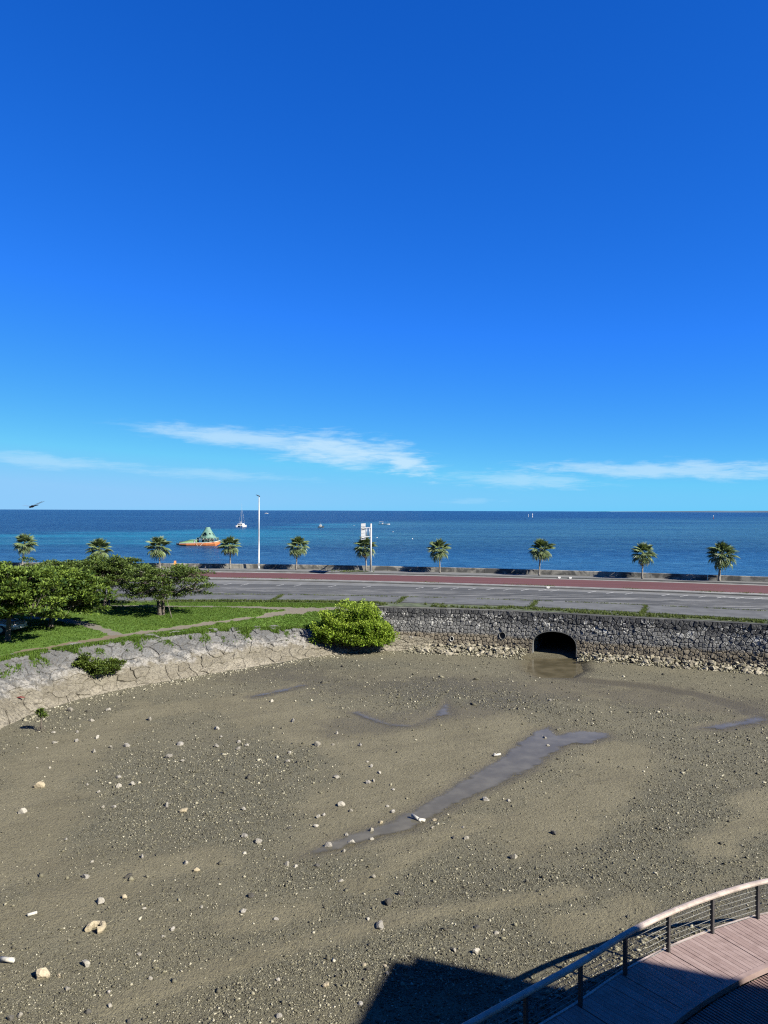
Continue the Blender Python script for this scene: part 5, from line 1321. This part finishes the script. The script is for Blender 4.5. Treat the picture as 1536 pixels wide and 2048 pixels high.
wing('w', (-.006, 0, .003), (-.046, -.01, .0045), .012); wing('w', (-.001, 0, .002), (-.036, .012, -.001), .012)

# ------------------------------------------------------------------ boardwalk and railing
ZD = 1.35
bases = [U(x, y, ZD) for x, y in ((1518.6, 1837.5), (1428, 1867), (1340, 1903.7), (1254, 1950.7), (1164.5, 2012.6))]
post_pts = [Vector((12.8, 20.35, ZD)), Vector((11.35, 20.1, ZD))] + bases + [bases[-1]+Vector((-1.37, -1.02, 0))*k for k in (1, 2, 3)]
rail_c = smooth_poly(post_pts, 181)
def along(i): return rail_c[i], ((rail_c[min(i+1, 180)]-rail_c[max(i-1, 0)]).normalized())
bw = tag(empty('boardwalk', (bases[2].x, bases[2].y, 0)), 'curving boardwalk of pinkish cross planks at the edge of the mud', 'boardwalk')
BI = Matrix.Translation(-bw.location)
WD = 1.47
lens = [0.0]
for a, b_ in zip(rail_c[:-1], rail_c[1:]): lens.append(lens[-1]+(b_-a).length)
LN = np.array(lens)
def rc(s_):
    i = float(np.interp(s_, LN, np.arange(181))); k = int(min(i, 179)); f = i-k; p = rail_c[k].lerp(rail_c[k+1], f); t1 = along(k)[1].lerp(along(min(k+1, 180))[1], f).normalized()
    return p, t1, Vector((-t1.y, t1.x, 0)) # tangent runs towards camera-left; normal to the deck side
p0, t0_, n0_ = rc(lens[-1]/2)
SG = 1 if (n0_.dot(Vector((.47, -.88, 0))) > 0) else -1
pitch = 0.14; s_ = 0.05; k = 0
post_s = [float(np.interp(i*20, np.arange(181), LN)) for i in range(10)]
while s_ < lens[-1]-.15:
    gp = .006 if min(abs(s_+pitch-q) for q in post_s) > pitch*.55 else .022
    V = []
    for ss_, z in ((s_+.004, 0), (s_+pitch-gp, 0)):
        p, t_, n_ = rc(ss_); n_ = n_*SG; dz = random.uniform(-.003, .003)
        for o_, zz in ((-.08, -.04), (-.08, 0), (WD, 0), (WD, -.04)): V.append((p.x+n_.x*o_, p.y+n_.y*o_, ZD+zz+dz))
    o = link('plank', mesh('plank', V, [(0, 1, 5, 4), (1, 2, 6, 5), (2, 3, 7, 6), (3, 0, 4, 7), (3, 2, 1, 0), (4, 5, 6, 7)], M['timber']), bw); o.matrix_parent_inverse = BI
    s_ += pitch; k += 1
def along_bar(name, o0, o1, z0, z1, mat, parent, inv, step=.25):
    V = []; ss = np.arange(0.05, lens[-1]-.1, step)
    for q in ss:
        p, t_, n_ = rc(q); n_ = n_*SG
        for o_, z in ((o0, z0), (o0, z1), (o1, z1), (o1, z0)): V.append((p.x+n_.x*o_, p.y+n_.y*o_, z))
    Fc = [(i*4+j, i*4+(j+1) % 4, i*4+4+(j+1) % 4, i*4+4+j) for i in range(len(ss)-1) for j in range(4)]
    o = link(name, mesh(name, V, Fc, M[mat]), parent); o.matrix_parent_inverse = inv; return o
along_bar('edge_board', -.14, -.085, ZD-.2, ZD+.012, 'rail', bw, BI)
along_bar('kerb_board', WD+.005, WD+.13, ZD-.1, ZD+.03, 'timber', bw, BI)
along_bar('joist', .1, .22, ZD-.28, ZD-.045, 'slat', bw, BI); along_bar('joist', 1.1, 1.22, ZD-.28, ZD-.045, 'slat', bw, BI)
for i in range(10):
    for o_ in (.16, 1.16):
        p, t_, n_ = rc(min(post_s[i]+.3, lens[-1]-.2)); q = p+n_*SG*o_; o = MB().tube([(q.x, q.y, -.3), (q.x, q.y, ZD-.285)], .12, 8).build('pile', M['slab'], bw); o.matrix_parent_inverse = BI
# slatted deck inside the kerb board
sd_root = tag(empty('slatted_grating', (bases[2].x+1.5, bases[2].y-2.5, 0)), 'dark slatted timber grating along the inner side of the boardwalk', 'grating')
SI = Matrix.Translation(-sd_root.location); s_ = .1
while s_ < lens[-1]-.2:
    p, t_, n_ = rc(s_); n_ = n_*SG; a = p+n_*(WD+.215); b_ = p+n_*(WD+1.35); V = []
    for q in (a, b_):
        for w_, z in ((-.03, -.16), (-.03, -.05), (.03, -.05), (.03, -.16)): V.append((q.x+t_.x*w_, q.y+t_.y*w_, ZD+z))
    o = link('slat', mesh('slat', V, [(0, 1, 5, 4), (1, 2, 6, 5), (2, 3, 7, 6), (3, 0, 4, 7), (3, 2, 1, 0), (4, 5, 6, 7)], M['slat']), sd_root); o.matrix_parent_inverse = SI
    s_ += .105
o = along_bar('bearer', WD+.4, WD+.5, ZD-.27, ZD-.162, 'slat', sd_root, SI); o = along_bar('bearer', WD+1.1, WD+1.2, ZD-.27, ZD-.162, 'slat', sd_root, SI)
# planted terrace behind the grating
V = []; Fc = []; ss = np.arange(0.05, lens[-1]-.1, .5)
for q in ss:
    p, t_, n_ = rc(q); n_ = n_*SG
    for o_, z in ((WD+1.42, -.2), (WD+1.42, ZD-.05), (WD+9, ZD+.02), (WD+9, -.2)): V.append((p.x+n_.x*o_, p.y+n_.y*o_, z))
Fc = [(i*4+j, i*4+4+j, i*4+5+j, i*4+1+j) for i in range(len(ss)-1) for j in range(3)]
tag(link('terrace', mesh('terrace', V, Fc, M['slab'])), kind='structure')
p, t_, n_ = rc(post_s[3]); C0 = p + n_*SG*(WD+2.2)
for k, (so, of, rx) in enumerate(((post_s[2]+.3, 1.9, .55), (post_s[3]-.2, 2.0, .6), (post_s[3]+.9, 2.1, .6), (post_s[4]+.4, 2.1, .6))):
    p, t_, n_ = rc(so); q = p+n_*SG*(WD+of)
    shrub('clipped_shrub', (q.x, q.y, ZD+.35), (rx, .5, .42), 40, 36, .12, .06, 'shade_shrub', 'low clipped shrub in the terrace bed behind the slatted grating', 'shrub', floor=ZD, seed=40+k, crad=.2, stems=4)
    bpy.context.view_layer.update()
for o in bpy.data.objects:
    if o.name.startswith('clipped_shrub'): o['group'] = 'shrubs in the terrace bed'
# railing
RH_ = 0.977
rl = tag(empty('railing', (bases[2].x, bases[2].y, ZD)), 'curved railing with a broad timber handrail, dark posts and steel cables', 'railing')
LI = Matrix.Translation(-rl.location)
ring = [(-.066, -.045), (-.072, -.01), (-.06, .022), (-.025, .035), (.025, .035), (.06, .022), (.072, -.01), (.066, -.045)]; nr_ = len(ring)
cuts = [0.02] + [q-.35 for q in post_s[2:9:2]] + [lens[-1]-.05]
for ca, cb in zip(cuts[:-1], cuts[1:]):
    V = []; ss = np.linspace(ca+.003, cb-.003, max(4, int((cb-ca)/.12)))
    for q in ss:
        p, t_, n_ = rc(q); n_ = n_*SG
        for o_, z in ring: V.append((p.x+n_.x*o_, p.y+n_.y*o_, ZD+RH_-.035+z))
    Fc = [(i*nr_+j, i*nr_+(j+1) % nr_, (i+1)*nr_+(j+1) % nr_, (i+1)*nr_+j) for i in range(len(ss)-1) for j in range(nr_)] + [tuple(range(nr_))[::-1], tuple((len(ss)-1)*nr_+j for j in range(nr_))]
    o = link('handrail', mesh('handrail', V, Fc, M['rail'], False), rl); o.matrix_parent_inverse = LI
for i in range(10):
    p, t_, n_ = rc(post_s[i]); rz = math.atan2(t_.y, t_.x)
    po = MB().box((p.x, p.y, ZD+(RH_-.08)/2-.06), (.062, .085, RH_-.08+.12), rz, .006).build('post', M['post'], rl); po.matrix_parent_inverse = LI
    b_ = MB().box((p.x, p.y, ZD+RH_-.087), (.3, .06, .012), rz).build('bracket', M['post'], po); b_.matrix_parent_inverse = LI
    for k in range(6):
        z = ZD+.09+k*.132; pts = []
        if i < 9:
            pts = [rc(q)[0]+Vector((0, 0, z-ZD)) for q in np.linspace(post_s[i]+.03, post_s[i+1]-.03, 3)]; pts[1] = (pts[0]+pts[2])/2
            c_ = MB().tube(pts, .0052, 5).build('cable', M['cable'], rl, True); c_.matrix_parent_inverse = LI
        fz = MB()
        for sg in (-1, 1): fz.tube([(p+t_*sg*.031)+Vector((0, 0, z-ZD)), (p+t_*sg*.07)+Vector((0, 0, z-ZD))], .011, 6)
        f_ = fz.build('fitting', M['steel'], po); f_.matrix_parent_inverse = LI

# ------------------------------------------------------------------ building that throws the shadow (beside the camera, out of frame)
HB = 16.0; tL = HB/math.tan(SUN_EL)
cor = U(785, 1921, 0); cor = Vector((cor.x+SUN_H[0]*tL, cor.y+SUN_H[1]*tL, 0)); e1 = Vector((.94, -.345, 0)).normalized(); e2 = Vector((-e1.y*-1, -e1.x, 0)); e2 = Vector((-.34, -.94, 0)).normalized()
bd = tag(empty('hotel_block', cor), 'cream plastered block beside the boardwalk casting the dark shadow', 'building')
def wallbox(name, o0, l1, l2, z0, z1, mat, parent):
    a = o0; pts = [a, a+e1*l1, a+e1*l1+e2*l2, a+e2*l2]; mb = MB(); mb.add([(p.x, p.y, z0) for p in pts]+[(p.x, p.y, z1) for p in pts], [(3, 2, 1, 0), (4, 5, 6, 7), (0, 1, 5, 4), (1, 2, 6, 5), (2, 3, 7, 6), (3, 0, 4, 7)]); return mb.build(name, M[mat], parent)
wallbox('wall', Vector((0, 0, 0)), 30, 26, -.3, HB-.25, 'plaster', bd); rf = wallbox('roof', e1*-.0+e2*0, 30.02, 26.02, HB-.25, HB, 'slab', bd)
wallbox('plant_room', e1*2.15+e2*.02, 24, 10, HB+.005, HB+1.3, 'plaster', rf)
for fl in range(4):
    for k in range(6):
        a = e1*(2+4.6*k) - e2*.03; w_ = wallbox('window', a, 2.2, .06, 1.4+fl*3.5, 3.2+fl*3.5, 'glass', bd)
hm = tag(empty('unseen_hotel_wing', (-12, -2, 0)), 'long unseen cream hotel wing behind the camera, added to block sky light', 'building')  # unseen block added behind the camera to cut the blue sky fill
MB().box((0, -8.3, 8.2), (58, 16, 17)).build('wall', M['plaster'], hm); MB().box((0, -8.3, 16.86), (58.6, 16.6, .3)).build('roof', M['slab'], hm)
for fl in range(5):
    for k in range(9):
        if fl == 3 and k == 6: continue
        MB().box((-25+k*6.1, -.28, 2.2+fl*3.1), (3.2, .08, 2.0)).build('window', M['glass'], hm)
# ------------------------------------------------------------------ loose rocks
def rock_mesh(name, seed, mat, sub=2, cuts=9, rough=.12):
    rr = random.Random(seed); bm = bmesh.new(); bmesh.ops.create_icosphere(bm, subdivisions=sub, radius=1)
    pl = []
    for k in range(cuts): n_ = Vector((rr.gauss(0, 1), rr.gauss(0, 1), rr.gauss(0, .8))).normalized(); pl.append((n_, rr.uniform(.5, .82)))
    for v in bm.verts:
        for n_, d in pl:
            e = v.co.dot(n_)-d
            if e > 0: v.co -= n_*e
        v.co *= 1+rr.uniform(-rough, rough)*.6
    me = bpy.data.meshes.new(name); bm.to_mesh(me); bm.free(); me.materials.append(mat); return me
RK = {k: [rock_mesh(k, i*7+j, M['rock_'+k]) for i in range(6)] for j, k in enumerate(('pale', 'tan', 'dark', 'grey'))}
RIP = [rock_mesh('rubble', 90+i, M['rock_rip'], 1, 7, .1) for i in range(8)]
G1 = [(235,510,66,'tan'),(140,667,48,'pale'),(1067,262,40,'grey'),(1005,337,50,'grey'),(1285,170,40,'pale'),(560,307,35,'pale'),(660,280,28,'pale'),(755,272,34,'grey'),(580,224,32,'pale'),(455,242,30,'grey'),(330,252,28,'pale'),(318,192,22,'pale'),(1415,250,24,'grey'),(1460,270,24,'pale'),(1080,362,28,'pale'),(988,626,40,'grey'),(1090,655,50,'tan'),(705,513,32,'pale'),(790,500,36,'pale'),(585,547,24,'pale'),(612,636,32,'pale'),(677,634,26,'grey'),(705,460,30,'pale'),(1450,648,26,'pale'),(1447,808,30,'pale'),(1525,835,40,'grey'),(845,930,30,'grey'),(1103,965,42,'pale'),(1450,908,24,'pale'),(297,402,18,'pale'),(222,285,16,'pale'),(460,190,24,'pale'),(420,62,40,'pale'),(640,62,30,'pale'),(890,115,40,'pale'),(545,122,28,'pale'),(395,827,22,'pale'),(550,958,20,'pale'),(520,505,22,'pale'),(1310,220,22,'pale'),(1285,275,32,'grey'),(1410,290,32,'grey')]
G2 = [(255,745,90,'tan'),(515,675,62,'pale'),(600,310,58,'pale'),(510,163,40,'grey'),(762,158,44,'dark'),(1165,122,40,'tan'),(1445,365,36,'grey'),(1198,342,24,'pale'),(1028,472,34,'grey'),(970,515,24,'pale'),(830,618,28,'pale'),(125,980,40,'pale'),(655,932,32,'pale'),(405,826,30,'pale'),(355,750,28,'tan'),(860,350,26,'pale'),(65,1000,40,'dark'),(530,960,38,'dark'),(740,285,34,'tan'),(895,765,30,'pale'),(1490,275,35,'dark'),(650,848,26,'grey'),(770,1020,34,'dark')]
G3 = [(193,125,28,'pale'),(315,245,32,'pale'),(460,382,46,'pale'),(555,383,22,'pale'),(713,386,32,'grey'),(578,318,22,'pale'),(757,485,18,'pale'),(780,512,24,'grey'),(828,551,26,'pale'),(575,573,36,'pale'),(760,608,34,'grey'),(793,597,26,'pale'),(912,649,22,'pale'),(300,432,26,'pale'),(285,482,28,'pale'),(660,775,30,'pale'),(605,737,48,'pale'),(528,976,54,'grey'),(664,955,48,'pale'),(620,1010,26,'pale'),(783,935,30,'pale'),(637,913,24,'pale'),(908,779,32,'grey'),(840,838,28,'tan'),(780,887,38,'pale'),(500,800,24,'grey'),(465,812,32,'pale'),(455,865,34,'pale'),(118,960,42,'pale'),(30,925,40,'grey'),(28,768,28,'pale'),(300,877,30,'dark'),(1460,706,44,'grey'),(1345,935,38,'pale'),(1268,935,26,'dark'),(1155,827,24,'tan'),(1140,877,22,'pale'),(1325,875,20,'pale'),(877,747,22,'pale'),(285,1090,34,'pale'),(335,1105,28,'pale'),(460,1100,34,'dark')]
G5 = [(1405,607,58,'pale'),(1275,597,34,'pale'),(885,318,54,'dark'),(958,264,40,'dark'),(1412,462,36,'dark'),(1525,495,30,'pale'),(517,803,42,'tan'),(240,985,44,'grey'),(605,187,32,'pale'),(797,168,32,'pale'),(25,365,40,'grey'),(220,412,28,'grey'),(70,275,36,'dark'),(235,773,26,'pale'),(865,690,28,'tan'),(740,680,28,'tan'),(720,912,32,'grey'),(880,735,32,'grey'),(765,415,24,'pale'),(1480,655,28,'dark')]
G4 = [(75,1018,40,'dark'),(95,1015,34,'pale'),(315,880,38,'dark'),(55,695,26,'pale'),(262,330,24,'grey'),(282,374,22,'pale'),(292,118,22,'grey'),(1200,437,16,'dark'),(1220,552,16,'dark')]
allr = [(x/2.954, 1400+y/2.954, w/2.954, k) for x, y, w, k in G1] + [(x/2.954, 1700+y/2.954, w/2.954, k) for x, y, w, k in G2] + [(480+x/2.954, 1360+y/2.954, w/2.954, k) for x, y, w, k in G3] + [(480+x/2.954, 1700+y/2.954, w/2.954, k) for x, y, w, k in G5] + [(1000+x/2.866, 1360+y/2.866, w/2.866, k) for x, y, w, k in G4]
special = {(79, 1572): 'yellowish boulder, the largest on the left of the flat, facing the seedling', (86, 1952): 'big tan boulder with a dark shadow, beside the white pipe stub', (174, 1928): 'whitish pitted boulder near the big tan one', (658, 1690): 'grey boulder at the narrow end of the long tide pool', (955, 1905): 'bright white rock just outside the building shadow', (635, 1489): 'pale jagged coral lump at the edge of the gravel patch', (1025, 1715): 'dark rock leaning on a pale one on the open flat'}
LABK = {'pale': 'small pale rock lying loose on the mudflat', 'tan': 'small tan rock lying loose on the mudflat', 'dark': 'small dark rock lying loose on the mudflat', 'grey': 'small grey rock lying loose on the mudflat'}
rr = random.Random(77)
def place_rock(name, me, px, py, wpx, lab, group, flat=None, cat='rock'):
    p = U(px, py + wpx*.12, 0); w = wpx/F*p.y/2*1.24; p.z = ground_z(p.x, p.y)
    o = link(name, me); fl = flat or rr.uniform(.55, .85); o.scale = (w, w*rr.uniform(.55, 1.0), w*fl); o.location = (p.x, p.y, p.z+w*fl*.32)
    o.rotation_euler = (rr.uniform(-.2, .2), rr.uniform(-.2, .2), rr.uniform(0, 6.28)); tag(o, lab, cat, group); return o
BL = [(p.x, p.y) for p in B3]; PB = [(p.x, p.y) for p in post_pts]
def where_rock(px, py):
    p = U(px, py, 0); X_, Y_ = np.array(p.x), np.array(p.y)
    pl = PUD['long'][0]; dl = float(dist_poly(X_, Y_, pl+[pl[0]])[0])
    if inside(X_, Y_, pl) or dl < .35: return 'lying in the shallow water of the long tide pool'
    if dl < 1.6: return 'on the damp mud beside the long tide pool'
    if float(dist_poly(X_, Y_, BL)[0]) < 4.5: return 'on the mud near the foot of the stone bank'
    if float(dist_poly(X_, Y_, PB)[0]) < 4.5: return 'on the mud near the boardwalk railing'
    g_ = float(fields(X_, Y_)[0])
    return 'among the grey gravel of the flat' if g_ > .62 else ('on a bare sandy patch of the flat' if g_ < .28 else 'on the open speckled mud of the flat')
for px, py, w, kd in allr:
    lab = next((v for (a, b_), v in special.items() if abs(a-px) < 5 and abs(b_-py) < 5), None)
    sz = '' if w < 11 else 'larger '
    place_rock('rock', rr.choice(RK[kd]), px, py, w, lab or f'{sz or "small "}{kd} rock {where_rock(px, py)}', 'loose rocks on the mudflat')
place_rock('rock', RK['grey'][1], 763, 1854.5, 27, 'smooth flat grey stone lying across the sandy streak', 'loose rocks on the mudflat', .38)
# ring-shaped coral block
p = U(194, 1862, 0); V = []; Fc = []
for i in range(11):
    a = R(-60+265*i/10); rm = .20
    for k in range(7):
        b_ = 2*math.pi*k/7; r_ = rm+.085*math.cos(b_)*(1+.25*math.sin(i*2.1)); V.append((r_*math.cos(a), r_*math.sin(a), .07+.10*math.sin(b_)*(1+.2*math.cos(i*1.7))))
Fc = [(i*7+k, i*7+(k+1) % 7, i*7+7+(k+1) % 7, i*7+7+k) for i in range(10) for k in range(7)] + [tuple(range(7))[::-1], tuple(70+k for k in range(7))]
o = link('coral_block', mesh('coral_block', V, Fc, M['rock_tan'])); o.location = (p.x, p.y, ground_z(p.x, p.y)); tag(o, 'hollow horseshoe-shaped tan coral block half sunk in the mud', 'rock')
# stray white pipes
def pipe(px, py, pts, r_, lab):
    p = U(px, py, 0); p.z = ground_z(p.x, p.y); t_ = tag(empty('pipe_piece', p), lab, 'pipe')
    for k, q in enumerate(pts):
        d = (Vector(q[1])-Vector(q[0])); n_ = 14; u = d.cross(Vector((0, 0, 1))).normalized(); w = u.cross(d.normalized()); rings = []
        for base_, rr_ in ((q[0], r_*.82), (q[0], r_), (q[1], r_), (q[1], r_*.82), (Vector(q[0])+d*.15, r_*.82)): rings.append([Vector(base_)+u*rr_*math.cos(2*math.pi*j/n_)+w*rr_*math.sin(2*math.pi*j/n_) for j in range(n_)])
        MB().loft(rings, cap=False).build('tube', M['pvc'], t_, True)
pipe(839, 1641, [((-.24, .2, .16), (.12, -.12, .05)), ((.0, -.04, .09), (.26, -.06, .05))], .065, 'white branched pipe piece standing in the long tide pool')
pipe(995, 1513, [((-.16, -.06, .05), (.2, .08, .09)), ((-.05, .0, .06), (-.1, .08, .1))], .055, 'white pipe piece at the upper edge of the long tide pool')
pipe(18, 1928, [((-.2, .02, .1), (.17, -.02, .09))], .06, 'white pipe stub by the big tan boulder')
pipe(66, 1832, [((-.1, -.08, .04), (.11, .08, .04))], .045, 'short white pipe bit lying alone on the sand')
# rubble at the foot of the stone wall
def rubble(n_, region, zfun, lab, group, wr):
    c_ = 0; tries = 0
    while c_ < n_ and tries < 9000:
        tries += 1; s_ = rr.uniform(*region); d = rr.random()**1.1; mx_ = zfun(s_)
        if mx_ < .15: continue
        x, y, nx, ny = wpt(s_); off = .38 + d*mx_; w = rr.uniform(*wr)*(1.25 if d > .75 and rr.random() < .3 else 1)
        h = .42*(1-d)*min(1, mx_/1.6)
        o = link('rubble_stone', rr.choice(RIP)); fl = rr.uniform(.5, .8); o.location = (x+nx*off, y+ny*off, h+w*fl*.25); o.scale = (w*rr.uniform(.9, 1.5), w*rr.uniform(.7, 1), w*fl)
        o.rotation_euler = (rr.uniform(-.5, .5), rr.uniform(-.5, .5), rr.uniform(0, 6.28)); tag(o, lab % ('against the wall at the back' if d < .3 else ('at the outer toe' if d > .72 else 'in the middle')), 'rubble', group); c_ += 1
sA, sB, sC, sD = s_of_x(2.5), sL-.35, sR_+.25, s_of_x(30.5)
rubble(150, (sA, sB), lambda q: 2.9*min(1, (q-sA)/3+.35)*min(1, (sB-q)/1.0+.55), 'pale stone %s of the rubble heap left of the culvert', 'rubble left of the culvert', (.14, .31))
rubble(150, (sC, sD), lambda q: 1.9*min(1, (q-sC)/1.5+.35), 'pale stone %s of the rubble heap right of the culvert', 'rubble right of the culvert', (.14, .29))
V = []; Fc = []                                                  # rubble fill between the larger stones
def chips(n_, regs):
    P0 = []
    for (a, b_, mx_) in regs:
        for k in range(n_):
            s_ = rr.uniform(a, b_); d = rr.random(); x, y, nx, ny = wpt(s_); off = .25+d*mx_; P0.append((x+nx*off, y+ny*off, .34*(1-d)+.03, rr.uniform(.06, .15)))
    return P0
# ------------------------------------------------------------------ pebbles and shell grit over the flat
def scatter(name, P0, S, tint, lab=None, cat=None, parent=None):
    n_ = len(P0); base = np.array([(1, 0, 0), (0, 1, 0), (-1, 0, 0), (0, -1, 0), (0, 0, 1), (0, 0, -1)], float)
    V = base[None]*RNG.uniform(.55, 1.3, (n_, 6, 1)); sc = S[:, None]*np.stack([RNG.uniform(.7, 1.5, n_), RNG.uniform(.6, 1, n_), RNG.uniform(.35, .8, n_)], 1); V = V*sc[:, None, :]
    a = RNG.uniform(0, 6.283, n_); b_ = RNG.normal(0, .4, n_); ca, sa, cb, sb = np.cos(a), np.sin(a), np.cos(b_), np.sin(b_)
    x, y, z = V[..., 0], V[..., 1], V[..., 2]; x, z = x*cb[:, None]-z*sb[:, None], x*sb[:, None]+z*cb[:, None]; x, y = x*ca[:, None]-y*sa[:, None], x*sa[:, None]+y*ca[:, None]
    V = np.stack([x, y, z], -1)+P0[:, None, :]
    f = np.array([(0, 1, 4), (1, 2, 4), (2, 3, 4), (3, 0, 4), (1, 0, 5), (2, 1, 5), (3, 2, 5), (0, 3, 5)]); T = (np.arange(n_)[:, None, None]*6+f[None]).reshape(-1, 3)
    o = link(name, fastmesh(name, V.reshape(-1, 3), T, M['pebble'], tint=np.repeat(tint, 6)), parent); tag(o, lab, cat, kind='stuff'); return o
def gz_arr(X, Y):
    i = np.clip(np.searchsorted(gx, X)-1, 0, len(gx)-2); j = np.clip(np.searchsorted(gy, Y)-1, 0, len(gy)-2); return GZ[j, i]
NP = 400000
py_ = RNG.uniform(0, 1, NP); Yv = 1/(1/15.5*(1-py_)+1/66.0*py_); Xv = RNG.uniform(-.56, .56, NP)*Yv
gg, ww, zz_, _, _ = fields(Xv, Yv)
keep = RNG.random(NP) < np.clip((0.06+gg*0.5+gg**3*0.35)*(0.25+1.5*fbm(Xv*2.1, Yv*1.3+8)), 0, 1)*(1-ww)
keep &= ~inside(Xv, Yv, [(p.x, p.y) for p in B3] + [(-1, 80), (-60, 80), (-60, 28)])
keep &= Yv < np.interp(Xv, WX, WY)-.2
keep &= dist_poly(Xv, Yv, chan2)[0] > 1.0
Xv, Yv, gg = Xv[keep], Yv[keep], gg[keep]; n_ = len(Xv)
S = np.clip(RNG.lognormal(-3.75, .42, n_), .012, .075)*np.clip(Yv/30, .75, 1.5); big = RNG.random(n_) < .02; S = np.where(big, S*2.2, S)
tn = np.clip(RNG.beta(1.7, 2.1, n_)*.95, 0, 1); tn = np.where(RNG.random(n_) < .09, RNG.uniform(.9, 1, n_), tn)
scatter('pebbles', np.stack([Xv, Yv, gz_arr(Xv, Yv)+S*.2], 1), S, tn, 'shell grit and small pebbles strewn over the mudflat', 'pebbles')
print('pebbles', n_)
P0 = np.array(chips(900, [(sA, sB, 3.3), (sC, sD, 2.2)])); scatter('rubble_chips', P0[:, :3], P0[:, 3], np.clip(RNG.normal(.75, .15, len(P0)), 0, 1), 'small broken stone chips filling the rubble at the wall foot', 'rubble')
# pale stones below the boardwalk edge
P1 = []
for k in range(420):
    s_ = rr.uniform(post_s[2], post_s[8]); p, t_, n_ = rc(s_); o_ = rr.gauss(2.0, .33); q = p-n_*SG*o_; P1.append((q.x, q.y, ground_z(q.x, q.y)+.01, min(.11, abs(rr.gauss(.035, .028))+.012)))
P1 = np.array(P1); scatter('shore_stones', P1[:, :3], P1[:, 3], np.clip(RNG.normal(.78, .14, len(P1)), 0, 1), 'line of pale broken stones along the mud below the boardwalk', 'stones')
P2 = []
for k in range(900):
    i = rr.randrange(60, 236); a, b_ = B3[i], B3[min(239, i+1)]; p = a.lerp(b_, rr.random()); tg = (b_-a).normalized(); nn_ = Vector((tg.y, -tg.x, 0)); q = p + nn_*(abs(rr.gauss(0, .7))+.05)
    P2.append((q.x, q.y, ground_z(q.x, q.y)+.01, min(.16, abs(rr.gauss(.045, .035))+.015)))
P2 = np.array(P2); scatter('foot_stones', P2[:, :3], P2[:, 3], np.clip(RNG.normal(.82, .14, len(P2)), 0, 1), 'loose pale chips of stone along the foot of the stone bank', 'stones')
